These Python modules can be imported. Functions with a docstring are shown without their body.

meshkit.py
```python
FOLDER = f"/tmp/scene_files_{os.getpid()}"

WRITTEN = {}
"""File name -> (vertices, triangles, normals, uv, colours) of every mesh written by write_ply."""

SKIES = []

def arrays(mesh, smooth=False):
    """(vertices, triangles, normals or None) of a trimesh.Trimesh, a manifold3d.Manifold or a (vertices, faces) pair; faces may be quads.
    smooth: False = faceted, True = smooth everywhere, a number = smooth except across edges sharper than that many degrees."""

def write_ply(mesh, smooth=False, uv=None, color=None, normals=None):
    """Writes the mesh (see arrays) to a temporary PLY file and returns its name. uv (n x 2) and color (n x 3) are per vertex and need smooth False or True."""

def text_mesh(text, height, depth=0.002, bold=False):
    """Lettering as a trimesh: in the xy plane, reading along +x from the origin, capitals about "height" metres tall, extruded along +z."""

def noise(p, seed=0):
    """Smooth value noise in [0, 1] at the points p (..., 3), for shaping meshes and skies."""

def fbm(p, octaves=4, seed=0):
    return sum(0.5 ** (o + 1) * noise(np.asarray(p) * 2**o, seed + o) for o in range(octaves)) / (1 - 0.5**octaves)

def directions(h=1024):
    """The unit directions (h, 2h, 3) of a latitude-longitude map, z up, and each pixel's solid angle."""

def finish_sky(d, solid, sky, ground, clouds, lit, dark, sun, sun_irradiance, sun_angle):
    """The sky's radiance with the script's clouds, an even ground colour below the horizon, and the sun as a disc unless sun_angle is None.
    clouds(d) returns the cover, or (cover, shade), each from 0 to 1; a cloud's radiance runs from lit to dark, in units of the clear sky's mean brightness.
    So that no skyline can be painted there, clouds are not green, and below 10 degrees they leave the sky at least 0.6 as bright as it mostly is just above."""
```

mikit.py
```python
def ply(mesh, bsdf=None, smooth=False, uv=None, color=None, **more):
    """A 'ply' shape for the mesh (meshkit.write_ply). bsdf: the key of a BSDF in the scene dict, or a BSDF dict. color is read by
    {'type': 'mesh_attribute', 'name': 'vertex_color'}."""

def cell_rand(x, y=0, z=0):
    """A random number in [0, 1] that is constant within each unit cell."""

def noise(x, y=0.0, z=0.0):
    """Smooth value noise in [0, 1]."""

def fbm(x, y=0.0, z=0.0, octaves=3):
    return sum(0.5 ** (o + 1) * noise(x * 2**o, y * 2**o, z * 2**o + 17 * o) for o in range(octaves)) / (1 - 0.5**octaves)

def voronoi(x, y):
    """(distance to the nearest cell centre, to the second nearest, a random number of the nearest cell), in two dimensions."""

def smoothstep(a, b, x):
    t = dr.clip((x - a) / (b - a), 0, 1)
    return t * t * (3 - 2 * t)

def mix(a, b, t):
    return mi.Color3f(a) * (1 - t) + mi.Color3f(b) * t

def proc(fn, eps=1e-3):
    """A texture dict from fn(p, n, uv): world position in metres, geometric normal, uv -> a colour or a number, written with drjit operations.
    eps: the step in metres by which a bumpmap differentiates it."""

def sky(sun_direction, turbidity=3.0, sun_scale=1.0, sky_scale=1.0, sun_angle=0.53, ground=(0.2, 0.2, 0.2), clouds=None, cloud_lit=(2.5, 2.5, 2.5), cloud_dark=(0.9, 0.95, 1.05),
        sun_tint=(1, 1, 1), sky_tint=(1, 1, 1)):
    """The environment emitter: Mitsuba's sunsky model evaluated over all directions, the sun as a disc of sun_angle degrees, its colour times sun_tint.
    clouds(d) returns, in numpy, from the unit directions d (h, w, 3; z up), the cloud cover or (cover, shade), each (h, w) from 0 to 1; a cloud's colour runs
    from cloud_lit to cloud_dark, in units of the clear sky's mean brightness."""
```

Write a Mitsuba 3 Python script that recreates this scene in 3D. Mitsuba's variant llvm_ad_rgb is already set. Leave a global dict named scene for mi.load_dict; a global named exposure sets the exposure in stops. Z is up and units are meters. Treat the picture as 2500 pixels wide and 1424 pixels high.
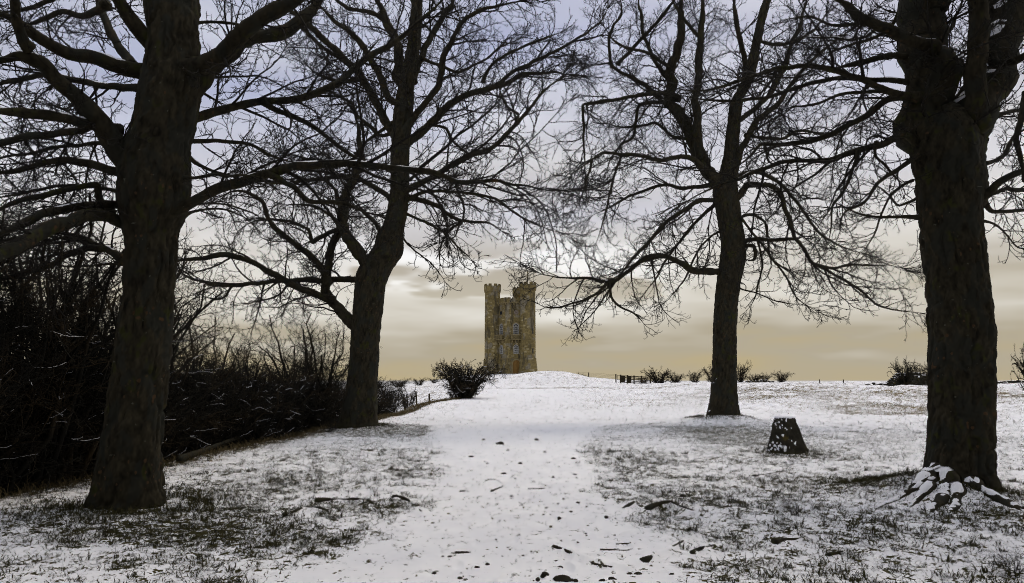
import math
import numpy as np
import trimesh
import mitsuba as mi
import drjit as dr
import mikit
import meshkit
from scipy.interpolate import PchipInterpolator
from mikit import noise, fbm, voronoi, cell_rand, smoothstep, mix

T = mi.ScalarTransform4f
scene, labels = {}, {}

# ------------------------------------------------------------------ camera, sky, exposure
F_PX, PITCH, EYE = 1667.0, math.atan(218 / 1667.0), 1.6          # 24 mm equivalent lens, tilted up a little
FOV = 2 * math.degrees(math.atan(1250 / F_PX))
scene['camera'] = {'type': 'perspective', 'fov': FOV, 'fov_axis': 'x', 'near_clip': 0.05, 'far_clip': 20000.0,
                   'to_world': T().look_at(origin=[0, 0, EYE], target=[0, math.cos(PITCH), EYE + math.sin(PITCH)], up=[0, 0, 1])}
exposure = 1.30


def clouds(d):
    """Dusk overcast: lavender veil above, a cream break lower down, tan murk along the horizon, long flat bars."""
    el = np.degrees(np.arcsin(np.clip(d[..., 2], -1, 1)))
    az = np.degrees(np.arctan2(d[..., 0], d[..., 1]))
    n1 = meshkit.fbm(np.stack([az / 22, el / 3.4, az * 0], -1), 5, 3)
    n2 = meshkit.fbm(np.stack([az / 9 + 7, el / 1.3, az * 0], -1), 4, 11)
    n3 = meshkit.fbm(np.stack([az / 30, el / 9.0, az * 0 + 5], -1), 4, 23)
    n4 = meshkit.fbm(np.stack([az / 13 + 1.5, el / 2.6, az * 0 + 2], -1), 5, 31)
    cover = np.interp(el, [0, 7, 10, 14, 20, 28, 40, 60, 90], [1.0, 1.0, .92, .62, .45, .30, .52, .66, .7]) - .9 * (n3 - .5) * sstep01(el, 8, 16)
    base = np.interp(el, [0, 2, 4, 6, 8, 11, 16, 25, 40, 90], [1.0, .93, .82, .74, .66, .50, .53, .46, .15, .0])
    bank = sstep01(n4, .50, .63) * np.interp(el, [3, 5.5, 7, 9.5, 11, 13, 17], [0, .45, .80, .86, .74, .6, 0])      # flat grey bars of cloud above the murk
    bars = np.clip((n1 - .5) * 2.2, -1, 1) * np.interp(el, [0, 3, 7, 14, 40], [.05, .14, .24, .22, .1]) + (n2 - .5) * np.interp(el, [0, 2, 5, 10, 20], [.10, .36, .44, .28, .14]) - .16 * np.exp(-((az + 1) / 16) ** 2 - ((el - 9.5) / 3) ** 2)
    return np.clip(np.maximum(cover, bank), 0, 1), np.clip(np.maximum(base + bars, bank), 0, 1)


def sstep01(x, a, b):
    t = np.clip((x - a) / (b - a), 0, 1)
    return t * t * (3 - 2 * t)


scene['sky'] = mikit.sky((0.30, 0.30, 0.90), turbidity=3.2, sun_scale=0.26, sun_angle=24, sky_scale=1.0, ground=(0.5, 0.5, 0.5), clouds=clouds,
                         cloud_lit=(3.45, 3.46, 3.42), cloud_dark=(0.95, 0.79, 0.48), sky_tint=(1.47, 1.08, 1.14), sun_tint=(0.95, 1.0, 1.0))


# ------------------------------------------------------------------ helpers
def bsdf(key, d):
    scene[key] = {'type': 'twosided', 'bsdf': d}
    return key


def diffuse(key, fn):
    return bsdf(key, {'type': 'diffuse', 'reflectance': mikit.proc(fn) if callable(fn) else {'type': 'rgb', 'value': list(fn)}})


def rough(key, fn, r=.7, spec=.3):
    return bsdf(key, {'type': 'principled', 'base_color': mikit.proc(fn) if callable(fn) else {'type': 'rgb', 'value': list(fn)}, 'roughness': r, 'specular': spec})


def at(px, py, Y):
    """The point at depth Y that the photograph shows at pixel (px, py)."""
    u, v = (np.asarray(px, float) - 1250) / F_PX, (712 - np.asarray(py, float)) / F_PX
    c, s = math.cos(PITCH), math.sin(PITCH)
    k = Y / (c - v * s)
    return np.stack(np.broadcast_arrays(u * k, Y + 0 * u, EYE + (s + v * c) * k), -1)


def sstep(a, b, x):
    t = np.clip((np.asarray(x, float) - a) / (b - a), 0, 1)
    return t * t * (3 - 2 * t)


def numbered(name):
    if name not in used:
        used.add(name)
        return name
    k = 1
    while f'{name}_{k:03d}' in used:
        k += 1
    used.add(f'{name}_{k:03d}')
    return f'{name}_{k:03d}'


used = set()


def thing(name, label, cat, group=None):
    key = numbered(name)
    labels[key] = {'label': label, 'category': cat}
    if group:
        labels[key]['group'] = group
    return key


def put(name, mesh, mat, parent=None, smooth=False, uv=None, stuff=False, label=None, **more):
    key = numbered(f'{parent}__{name}' if parent else name)
    scene[key] = mikit.ply(mesh, mat, smooth=smooth, uv=uv, **more)
    if stuff or label:
        labels.setdefault(key, {})
        if stuff:
            labels[key]['kind'] = 'stuff'
        if label:
            labels[key]['label'] = label
    return key


def lone(name, mesh, mat, label, cat, group=None, smooth=False, uv=None):
    key = thing(name, label, cat, group)
    scene[key] = mikit.ply(mesh, mat, smooth=smooth, uv=uv)
    return key


def box(x0, x1, y0, y1, z0, z1):
    m = trimesh.creation.box(extents=[x1 - x0, y1 - y0, z1 - z0])
    m.apply_translation([(x0 + x1) / 2, (y0 + y1) / 2, (z0 + z1) / 2])
    return m


def join(ms):
    return trimesh.util.concatenate(ms)


def unit(v):
    return v / np.maximum(np.linalg.norm(v, axis=-1, keepdims=True), 1e-12)


def tubes(P, R, sides=3):
    """(M, N, 3) polylines with (M, N) radii as one set of tubes: vertices, triangles."""
    M, N, _ = P.shape
    t = unit(np.gradient(P, axis=1))
    whole = unit(P[:, -1] - P[:, 0])
    ref = np.eye(3)[np.argmin(np.abs(whole), axis=1)][:, None]
    a = unit(np.cross(t, ref))
    b = np.cross(t, a)
    g = np.arange(sides) * 2 * np.pi / sides
    V = P[:, :, None] + R[:, :, None, None] * (np.cos(g)[:, None] * a[:, :, None] + np.sin(g)[:, None] * b[:, :, None])
    i, j = np.meshgrid(np.arange(N - 1), np.arange(sides), indexing='ij')
    q = np.stack([i * sides + j, i * sides + (j + 1) % sides, (i + 1) * sides + (j + 1) % sides, (i + 1) * sides + j], -1).reshape(-1, 4)
    f = np.vstack([q[:, [0, 1, 2]], q[:, [0, 2, 3]]])
    Fa = (f[None] + (np.arange(M) * N * sides)[:, None, None]).reshape(-1, 3)
    return V.reshape(-1, 3), Fa


def merge(parts):
    vs, fs, k = [], [], 0
    for v, f in parts:
        vs.append(v)
        fs.append(f + k)
        k += len(v)
    return np.vstack(vs), np.vstack(fs)


def resample(P, R, n):
    s = np.r_[0, np.cumsum(np.linalg.norm(np.diff(P, axis=0), axis=1))]
    if len(P) > 2:
        f = PchipInterpolator(s, np.c_[P, R], axis=0)
        o = f(np.linspace(0, s[-1], n))
    else:
        o = np.stack([np.interp(np.linspace(0, s[-1], n), s, c) for c in np.c_[P, R].T], -1)
    return o[:, :3], o[:, 3]


def grow(rng, P, R, spacing, k_len, lo, hi, N=4, ang=(35, 70), wob=.25, up=.05, t0=.2, thick=.6, tip=.003, ratio=.02, down=0.0, tend=1.0):
    """One more order of branches along every polyline of (P, R): all of them at once."""
    M, n, _ = P.shape
    L = np.linalg.norm(np.diff(P, axis=1), axis=2).sum(1)
    cnt = np.floor((tend - t0) * L / spacing + rng.random(M)).astype(int)
    idx = np.repeat(np.arange(M), cnt)
    K = len(idx)
    if K == 0:
        return np.zeros((0, N, 3)), np.zeros((0, N))
    first = np.cumsum(cnt) - cnt
    order = np.arange(K) - first[idx]
    t = t0 + (tend - t0) * (order + rng.random(K)) / cnt[idx]
    fi = np.clip(t * (n - 1), 0, n - 1.001)
    i0, w = fi.astype(int), (fi % 1)[:, None]
    p = P[idx, i0] * (1 - w) + P[idx, i0 + 1] * w
    r = R[idx, i0] * (1 - w[:, 0]) + R[idx, i0 + 1] * w[:, 0]
    tan = unit(P[idx, i0 + 1] - P[idx, i0])
    side = unit(np.cross(tan, rng.normal(size=(K, 3))))
    a = np.radians(rng.uniform(*ang, K))[:, None]
    d = unit(np.cos(a) * tan + np.sin(a) * side)
    ln = np.clip(k_len * L[idx] * (1 - .55 * t) * rng.uniform(.5, 1.35, K), lo, hi * rng.uniform(.6, 1.1, K))
    out = np.empty((K, N, 3))
    out[:, 0] = p
    bend = unit(rng.normal(size=(K, 3)))
    for q in range(1, N):
        d = unit(d + wob * unit(rng.normal(size=(K, 3))) + .12 * bend + np.array([0, 0, up - down * (1 if q < N * .6 else -1)]))
        out[:, q] = out[:, q - 1] + d * (ln / (N - 1))[:, None]
    r0 = np.minimum(thick * r, np.maximum(ln * ratio, tip * 1.6))
    rad = np.maximum(r0[:, None] * (1 - np.linspace(0, 1, N) ** .8) + tip * np.linspace(0, 1, N) ** .8, tip * .8)
    return out, rad


def vnormals(V, Fa):
    n = np.zeros_like(V)
    c = np.cross(V[Fa[:, 1]] - V[Fa[:, 0]], V[Fa[:, 2]] - V[Fa[:, 0]])
    for k in range(3):
        np.add.at(n, Fa[:, k], c)
    return unit(n)


def snow_on(V, Fa, thr, freq=6.0, lean=(0, 0, 1), thick=.02, gain=1.0, seed=0, sharp=3.0, nw=1.1):
    """Snow lying on a surface: a lumpy copy of it that rises above it where snow has caught and stays under it elsewhere."""
    N = vnormals(V, Fa)
    q = meshkit.fbm(V * freq, 3, seed)
    d = (gain * (N @ np.asarray(lean, float)) + nw * (q - .5) - thr) * sharp
    d = np.clip(d, -.35, 1.0) * thick
    keep = (d[Fa] > 0).any(1)
    if not keep.any():
        return None
    W = V + N * d[:, None] + np.array([0, 0, 1]) * np.maximum(d, 0)[:, None] * .5
    f = Fa[keep]
    u, inv = np.unique(f, return_inverse=True)
    return W[u], inv.reshape(-1, 3)


def trace(text):
    return np.array([[float(c) for c in w.split(',')] for w in text.split()])


# ------------------------------------------------------------------ terrain
_prof = PchipInterpolator([-400, -60, -20, 0, 21, 25, 31, 45, 60, 72, 79, 100, 130, 150, 185, 260, 500, 1500, 6000, 9000],
                          [0, 0, 0, 0, 0.0, .03, -.06, .20, .50, .75, .70, .90, 1.22, 1.34, 1.2, -4, -28, -95, -110, -110])
_edge_y = [-50, 0, 9, 14, 24, 44, 57, 64, 80, 100]
_edge_x = [-8, -7.6, -7.0, -6.8, -5.9, -5.2, -2.6, -2.6, -9, -16]


def H0(x, y):
    x, y = np.asarray(x, float), np.asarray(y, float)
    h = _prof(np.clip(y, -400, 9000))
    h = h + .5 * sstep(8, 34, x) * sstep(33, 62, y) * (1 - sstep(80, 135, y))
    h = h + 2.15 * np.exp(-(((x - 5.4) / np.where(x < 5.4, 9.5, 6.6)) ** 2) - ((y - 92) / 11.) ** 2)
    h = h + 1.95 * np.exp(-((x - 1) / 20) ** 2 - ((y - 157) / 24.) ** 2)
    h = h - .9 * sstep(-7, -28, x) * sstep(62, 95, y) * (1 - sstep(200, 300, y))
    e = np.interp(y, _edge_y, _edge_x)
    d = np.maximum(e - x, 0)
    drop = np.minimum(.42 * (np.sqrt(d * d + .36) - .6), 15)
    h = h - drop * (1 - sstep(54, 84, y) * sstep(-48, -18, x))
    # low root mounds under the trees
    for (mx, my, r, a) in MOUNDS:
        h = h + a * np.exp(-((x - mx) ** 2 + (y - my) ** 2) / r ** 2)
    if RIDGES:
        shape = h.shape
        h, x, y = [np.array(np.broadcast_to(k, shape)).reshape(-1) for k in (h, x, y)]
        for pts, hh, w in RIDGES:
            lo, hi = pts.min(0) - .5, pts.max(0) + .5
            i = np.nonzero((x > lo[0]) & (x < hi[0]) & (y > lo[1]) & (y < hi[1]))[0]
            if len(i) == 0:
                continue
            best = np.full(len(i), 9.0)
            q = np.stack([x[i], y[i]], -1)
            for a, b in zip(pts[:-1], pts[1:]):
                t = np.clip(((q - a) @ (b - a)) / max((b - a) @ (b - a), 1e-9), 0, 1)
                best = np.minimum(best, np.linalg.norm(q - a - t[:, None] * (b - a), axis=1))
            h[i] += hh * np.exp(-(best / w) ** 2)
        h = h.reshape(shape)
    return h


MOUNDS, RIDGES = [], []


def H(x, y):
    x, y = np.asarray(x, float), np.asarray(y, float)
    r = np.hypot(x, y)
    p = np.stack([x, y, 0 * x], -1)
    rough_ = 1 - .75 * path(x, y)
    n = (meshkit.fbm(p * .35, 3, 5) - .5) * .16 * sstep(2, 10, r) + (meshkit.fbm(p * 2.1, 3, 6) - .5) * .07 * rough_ + (meshkit.fbm(p * 9., 2, 7) - .5) * .028 * (.4 + .6 * rough_)
    far = sstep(30, 50, y)
    n = n + far * ((meshkit.fbm(p * .8, 3, 9) - .5) * .22 + (meshkit.fbm(p * .16, 3, 10) - .5) * .75 * sstep(10, 22, x)) * sstep(6, 16, np.abs(x - 3)) * (1 - sstep(150, 260, r))
    return H0(x, y) + n


def path(x, y):
    """1 on the trodden path, 0 off it."""
    w = (meshkit.fbm(np.stack([x * 0 + 3, y * .5, 0 * y], -1), 3, 31) - .5) * 1.1 + (meshkit.fbm(np.stack([x * 2, y * 2, 0 * y], -1), 3, 32) - .5) * .7
    l = np.interp(y, [0, 6, 7.5, 9.5, 14, 18, 24, 30, 45], [-2, -1.75, -1.35, -1.1, -1.7, -2.1, -3.2, -6, -9]) + w
    r = np.interp(y, [0, 6, 7.5, 9.5, 14, 18, 24, 30, 45], [2.2, 2.0, 1.7, 1.35, 1.45, 1.9, 2.8, 9, 14]) + w
    return sstep(-.15, .35, x - l) * sstep(-.15, .35, r - x)


def gp(px, py, ymin=3.0):
    """Where the ray through a pixel meets the ground."""
    Y = np.exp(np.linspace(math.log(ymin), math.log(400), 6000))
    p = at(np.full(len(Y), px), np.full(len(Y), py), Y)
    below = p[:, 2] < H0(p[:, 0], p[:, 1])
    k = np.argmax(below) if below.any() else len(Y) - 1
    return p[k]


PA, PB, PC, PD = [gp(*q) for q in ((320, 1252), (872, 1050), (1762, 1034), (2342, 1212))]
YA, YB, YC, YD = PA[1] + .40, PB[1] + .5, PC[1] + .5, PD[1] + .5
MOUNDS += [(PB[0], YB, 1.5, .16), (PC[0], YC - .2, 1.7, .30), (PD[0] - .50, YD - .42, .62, .24), (PD[0], YD, 1.0, .08), (PA[0], YA, 1.0, .05)]


ROOTS = [
    ('1352,1342 1378,1350 1400,1357 1432,1371 1480,1381 1528,1386', .022, .018, -.022, 'curved snow covered root ridge across the path in the foreground'),
    ('1572,1374 1600,1362 1625,1349 1655,1334 1690,1318', .026, .02, -.021, 'straight snow covered root at the right of the path foreground'),
    ('1690,1352 1712,1342 1735,1335 1762,1328', .024, .014, -.006, 'dark bare root right of the foreground path'),
    ('1580,1252 1602,1245 1632,1241 1655,1246 1690,1258 1712,1268', .034, .022, -.012, 'dark gnarled root bank between path and right tree'),
    ('1520,1245 1545,1236 1572,1224', .024, .016, -.018, 'slanting snow covered root beside the gnarled root bank'),
    ('772,1230 800,1226 845,1223 880,1226 912,1244', .026, .018, -.013, 'dark surfacing root left of the path below the forked tree'),
    ('960,1222 990,1226 1010,1236 1035,1258', .022, .014, -.012, 'snow covered root ridge bending along the left edge of the path'),
    ('715,1258 745,1247 775,1249 800,1262', .022, .018, -.012, 'low snow covered root in the grass right of the nearest left trunk'),
    ('1890,1324 1915,1319 1940,1317 1968,1309', .024, .014, -.004, 'dark root with snow along its top in the right foreground'),
    ('2022,1353 2040,1349 2058,1343', .014, .010, .006, 'short dark twig like root in the right foreground'),
    ('1840,1165 1880,1158 1930,1150 1990,1160', .020, .014, -.012, 'faint snow covered root right of the marker stone')]
ROOT_XY = [np.array([gp(*q)[:2] for q in trace(r[0])]) for r in ROOTS]
RIDGES += [(pts, r[1] * 1.7, .075) for pts, r in zip(ROOT_XY, ROOTS)]


def blob(x, y, cx, cy, rx, ry):
    return np.exp(-((x - cx) / rx) ** 2 - ((y - cy) / ry) ** 2)


G_BLOBS = []


def blob_px(px, py, rx, ry, a):
    p = gp(px, py)
    G_BLOBS.append((p[0], p[1], rx, ry, a))


for q in [(330, 1300, 1.6, .55, .55), (150, 1250, .9, .6, .35), (480, 1260, 1.0, .7, .40), (640, 1190, 1.2, .9, .25), (1000, 1052, 1.9, 1.2, .75), (1090, 1042, 1.4, 1.0, .55),
          (880, 1062, 1.6, 1.0, .4), (1780, 1055, 1.8, 2.0, .75), (1860, 1080, 1.3, 1.6, .5), (2000, 1175, 1.6, .8, .45), (2120, 1180, 1.0, .6, .45), (2440, 1260, .8, .7, .7),
          (1990, 1112, .8, .5, .3), (2200, 1300, 1.6, .7, .2), (1560, 1130, 1.2, 2.0, .15), (980, 1240, .7, .5, .3), (850, 1240, .9, .4, .3), (1680, 1225, .9, .6, .3), (1700, 1370, .8, .3, .3),
          (1560, 980, 4, 5, .45), (1470, 968, 4, 4, .15), (1680, 1000, 4, 2.5, .14), (2170, 995, 3.6, 2.2, .8), (2090, 1008, 2.8, 1.6, .6), (2230, 1010, 2.8, 2, .6), (2460, 965, 6, 8, .7), (1960, 960, 9, 10, .5),
          (1850, 965, 6, 7, .4), (600, 1330, 1.2, .5, .25), (100, 1390, 1, .3, .2)]:
    blob_px(*q)


def G(x, y):
    """How much grass and litter shows through the snow, 0 to 1."""
    x, y = np.asarray(x, float), np.asarray(y, float)
    p = np.stack([x, y, 0 * x], -1)
    pa = path(x, y)
    near = 1 - sstep(22, 30, y)
    g = near * (.37 + .55 * (meshkit.fbm(p * .55, 3, 41) - .5) + .35 * (meshkit.fbm(p * 2.2, 2, 42) - .5)) * (1 - pa)
    mott = meshkit.fbm(p * [.45, .8, 1], 4, 47)
    g = g + (1 - near) * (.14 + .30 * (meshkit.fbm(p * .12, 3, 43) - .5) + .14 * sstep(8, 25, x))
    for (cx, cy, rx, ry, a) in G_BLOBS:
        g = g + a * blob(x, y, cx, cy, rx, ry) * (1 - .8 * pa * near) * (1 if cy < 27 else np.clip(3.2 * mott - .75, 0, 1.6))
    g = g + .22 * blob(x, y, 5.4, 88, 11, 9) * np.clip(3 * mott - .8, 0, 1.5)
    # dry grass along the top of the bank and on the far slope beyond it, a worn line across the field
    e = np.interp(y, _edge_y, _edge_x)
    g = g + (.15 + .7 * meshkit.fbm(p * .6, 2, 45)) * (1 - .88 * sstep(34, 46, y)) * np.exp(-((x - e - .05) / .38) ** 2) * (1 - sstep(62, 70, y)) + .30 * sstep(0, 3, e - x) * (1 - sstep(56, 90, y))
    g = g + .25 * sstep(-4, -9, x) * sstep(60, 80, y)
    yl = 72.5 + .25 * (x - 2) - .012 * (x - 2) ** 2
    g = g + 1.0 * np.exp(-((y - yl) / .9) ** 2) * sstep(-4, -1, x) * (1 - sstep(16, 24, x))
    return np.clip(g, 0.0, 1.0) * (1 - .35 * (1 - sstep(0, 3, np.hypot(x, y))))


def terrain():
    dense = np.linspace(-39.5, 39.5, 440)
    ang = np.radians(np.r_[dense, np.linspace(43, 317, 66)])
    rad = np.r_[0.05, np.geomspace(.5, 4.8, 16), np.geomspace(5.0, 28, 310)[0:], np.geomspace(28.3, 175, 170), np.geomspace(180, 8800, 40)]
    A, Rr = np.meshgrid(ang, rad, indexing='ij')
    x, y = np.sin(A) * Rr, np.cos(A) * Rr
    z = H(x, y)
    # footprints and paw marks on the path
    rng = np.random.default_rng(8)
    for _ in range(230):
        fy = rng.uniform(5.2, 22)
        fx = rng.normal(0.3, .25 + .05 * fy)
        w, l, dep = (.05, .14, .022) if rng.random() < .6 else (.035, .04, .018)
        a = rng.normal(0, .35)
        sel = (np.abs(x - fx) < .4) & (np.abs(y - fy) < .4)
        dx, dy = x[sel] - fx, y[sel] - fy
        u, v = dx * math.cos(a) - dy * math.sin(a), dx * math.sin(a) + dy * math.cos(a)
        q = np.sqrt((u / w) ** 2 + (v / l) ** 2)
        z[sel] += -dep * (1 - sstep(.6, 1.15, q)) + .35 * dep * np.exp(-((q - 1.35) / .25) ** 2)
    n, m = A.shape
    i, j = np.meshgrid(np.arange(n), np.arange(m - 1), indexing='ij')
    q = np.stack([i * m + j, ((i + 1) % n) * m + j, ((i + 1) % n) * m + j + 1, i * m + j + 1], -1).reshape(-1, 4)
    V = np.stack([x, y, z], -1).reshape(-1, 3)
    tan_ = np.clip(sstep(20, 40, y) + .8 * (np.interp(y, _edge_y, _edge_x) + .8 > x), 0, 1)
    return V, np.vstack([q[:, [0, 2, 1]], q[:, [0, 3, 2]]]), np.stack([G(x, y), tan_], -1).reshape(-1, 2)


def ground_color(p, n, uv):
    g, tan_ = uv.x, uv.y
    r = dr.sqrt(dr.square(p.x) + dr.square(p.y))
    k = dr.select(r < 26, 1.0, dr.select(r < 60, .42, .26))
    f = .62 * fbm(p.x * 13 * k, p.y * 13 * k, 3.0, 3) + .38 * noise(p.x * 55 * k, p.y * 55 * k, 9.0)
    c = smoothstep(.73, .66, f + .25 * g - .02)
    snow = mix((.80, .80, .83), (.88, .88, .89), noise(p.x * 3, p.y * 3, 1.0))
    h = noise(p.x * 31, p.y * 31, 4.0)
    grass = mix(mix((.030, .032, .014), (.070, .060, .026), h), mix((.10, .075, .035), (.20, .16, .08), h), tan_)
    return mix(grass, snow, c)


diffuse('m_ground', ground_color)
_tv, _tf, _tuv = terrain()
scene['ground'] = mikit.ply((_tv, _tf), 'm_ground', smooth=True, uv=_tuv)
labels['ground'] = {'label': 'snow covered hilltop ground with grass poking through beside a trodden path', 'kind': 'structure'}


# ------------------------------------------------------------------ tree materials
def bark_color(p, n, uv):
    v = noise(p.x * 24, p.y * 24, p.z * 7)
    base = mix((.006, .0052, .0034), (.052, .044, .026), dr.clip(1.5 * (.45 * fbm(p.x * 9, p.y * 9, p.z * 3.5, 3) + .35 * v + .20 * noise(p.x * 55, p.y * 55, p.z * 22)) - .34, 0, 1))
    moss = smoothstep(.60, .72, fbm(p.x * 5 + 9, p.y * 5, p.z * 4, 3))
    base = mix(base, (.021, .022, .017), smoothstep(.50, .60, fbm(p.x * 6 + 50, p.y * 6, p.z * 2.5, 4)) * .7)
    base = mix(base, (.030, .031, .009), moss * smoothstep(.35, .6, v))
    flake = smoothstep(.80, .84, noise(p.x * 26, p.y * 26 + 5, p.z * 15)) * smoothstep(.58, .66, noise(p.x * 3, p.y * 3 + 31, p.z * 2))
    base = mix(base, (.060, .036, .018), flake)
    lich = smoothstep(.935, .95, noise(p.x * 19 + 3, p.y * 19, p.z * 19))
    return mix(base, (.075, .075, .055), lich)


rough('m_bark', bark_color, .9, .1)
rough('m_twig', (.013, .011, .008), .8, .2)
diffuse('m_snow', (.86, .86, .88))


def trunk(name, rows, Y, parent, sides, dz, lobes, bark, z_bottom, flare=0.0, seed=1, roots=()):
    rows = sorted(rows, key=lambda r: -r[0])
    l, r = [np.array([at(q[k], q[0], Y) for q in rows]) for k in (1, 2)]
    z = l[:, 2]
    cx, rr = (l[:, 0] + r[:, 0]) / 2, (r[:, 0] - l[:, 0]) / 2
    rr = rr * Y / np.hypot(Y, cx)
    fc, fr = PchipInterpolator(z, cx), PchipInterpolator(z, rr)
    zs = np.arange(z_bottom, z[-1], dz)
    zc = np.clip(zs, z[0], z[-1])
    g = np.arange(sides) * 2 * np.pi / sides + np.pi / 2
    Z, A = np.meshgrid(zs, g, indexing='ij')
    rad = fr(zc)[:, None] * np.ones_like(A)
    cen = fc(zc)[:, None]
    rng = np.random.default_rng(seed)
    for k in range(2, 6):
        rad *= 1 + .018 * np.cos(k * A + rng.uniform(0, 6) + .6 * Z) * (1 + lobes)
    hgt = Z - z[0]
    for (ra, amp, wid) in roots:
        da = np.angle(np.exp(1j * (A - ra)))
        rad = rad + amp * np.exp(-(da / wid) ** 2) * np.exp(-np.maximum(hgt + .1, 0) / .28)
    p = np.stack([np.cos(A) * rad, np.sin(A) * rad, Z], -1)
    n = meshkit.noise(p * [8.5, 8.5, 1.9] + .5 * meshkit.fbm(p * 6, 2, seed + 20)[..., None], seed)
    n2 = meshkit.noise(p * [17, 17, 5.5] + .4 * meshkit.fbm(p * 9, 2, seed + 21)[..., None], seed + 4)
    crack = (1 - sstep(.02, .13, np.abs(n - .5))) * sstep(.15, .45, meshkit.noise(p * [3, 3, 1.5], seed + 7)) + .45 * (1 - sstep(0, .12, np.abs(n2 - .5)))
    disp = bark * (-1.25 * crack + 1.2 * (meshkit.fbm(p * 9, 3, seed + 1) - .5) + 1.3 * (meshkit.fbm(p * 2.2, 2, seed + 2) - .5))
    rad = rad + disp
    V = np.stack([cen + np.cos(A) * rad, Y + np.sin(A) * rad, Z], -1)
    i, j = np.meshgrid(np.arange(len(zs) - 1), np.arange(sides), indexing='ij')
    q = np.stack([i * sides + j, i * sides + (j + 1) % sides, (i + 1) * sides + (j + 1) % sides, (i + 1) * sides + j], -1).reshape(-1, 4)
    Fa = np.vstack([q[:, [0, 1, 2]], q[:, [0, 2, 3]]])
    V = V.reshape(-1, 3)
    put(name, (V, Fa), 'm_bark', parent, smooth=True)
    return V, Fa


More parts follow.
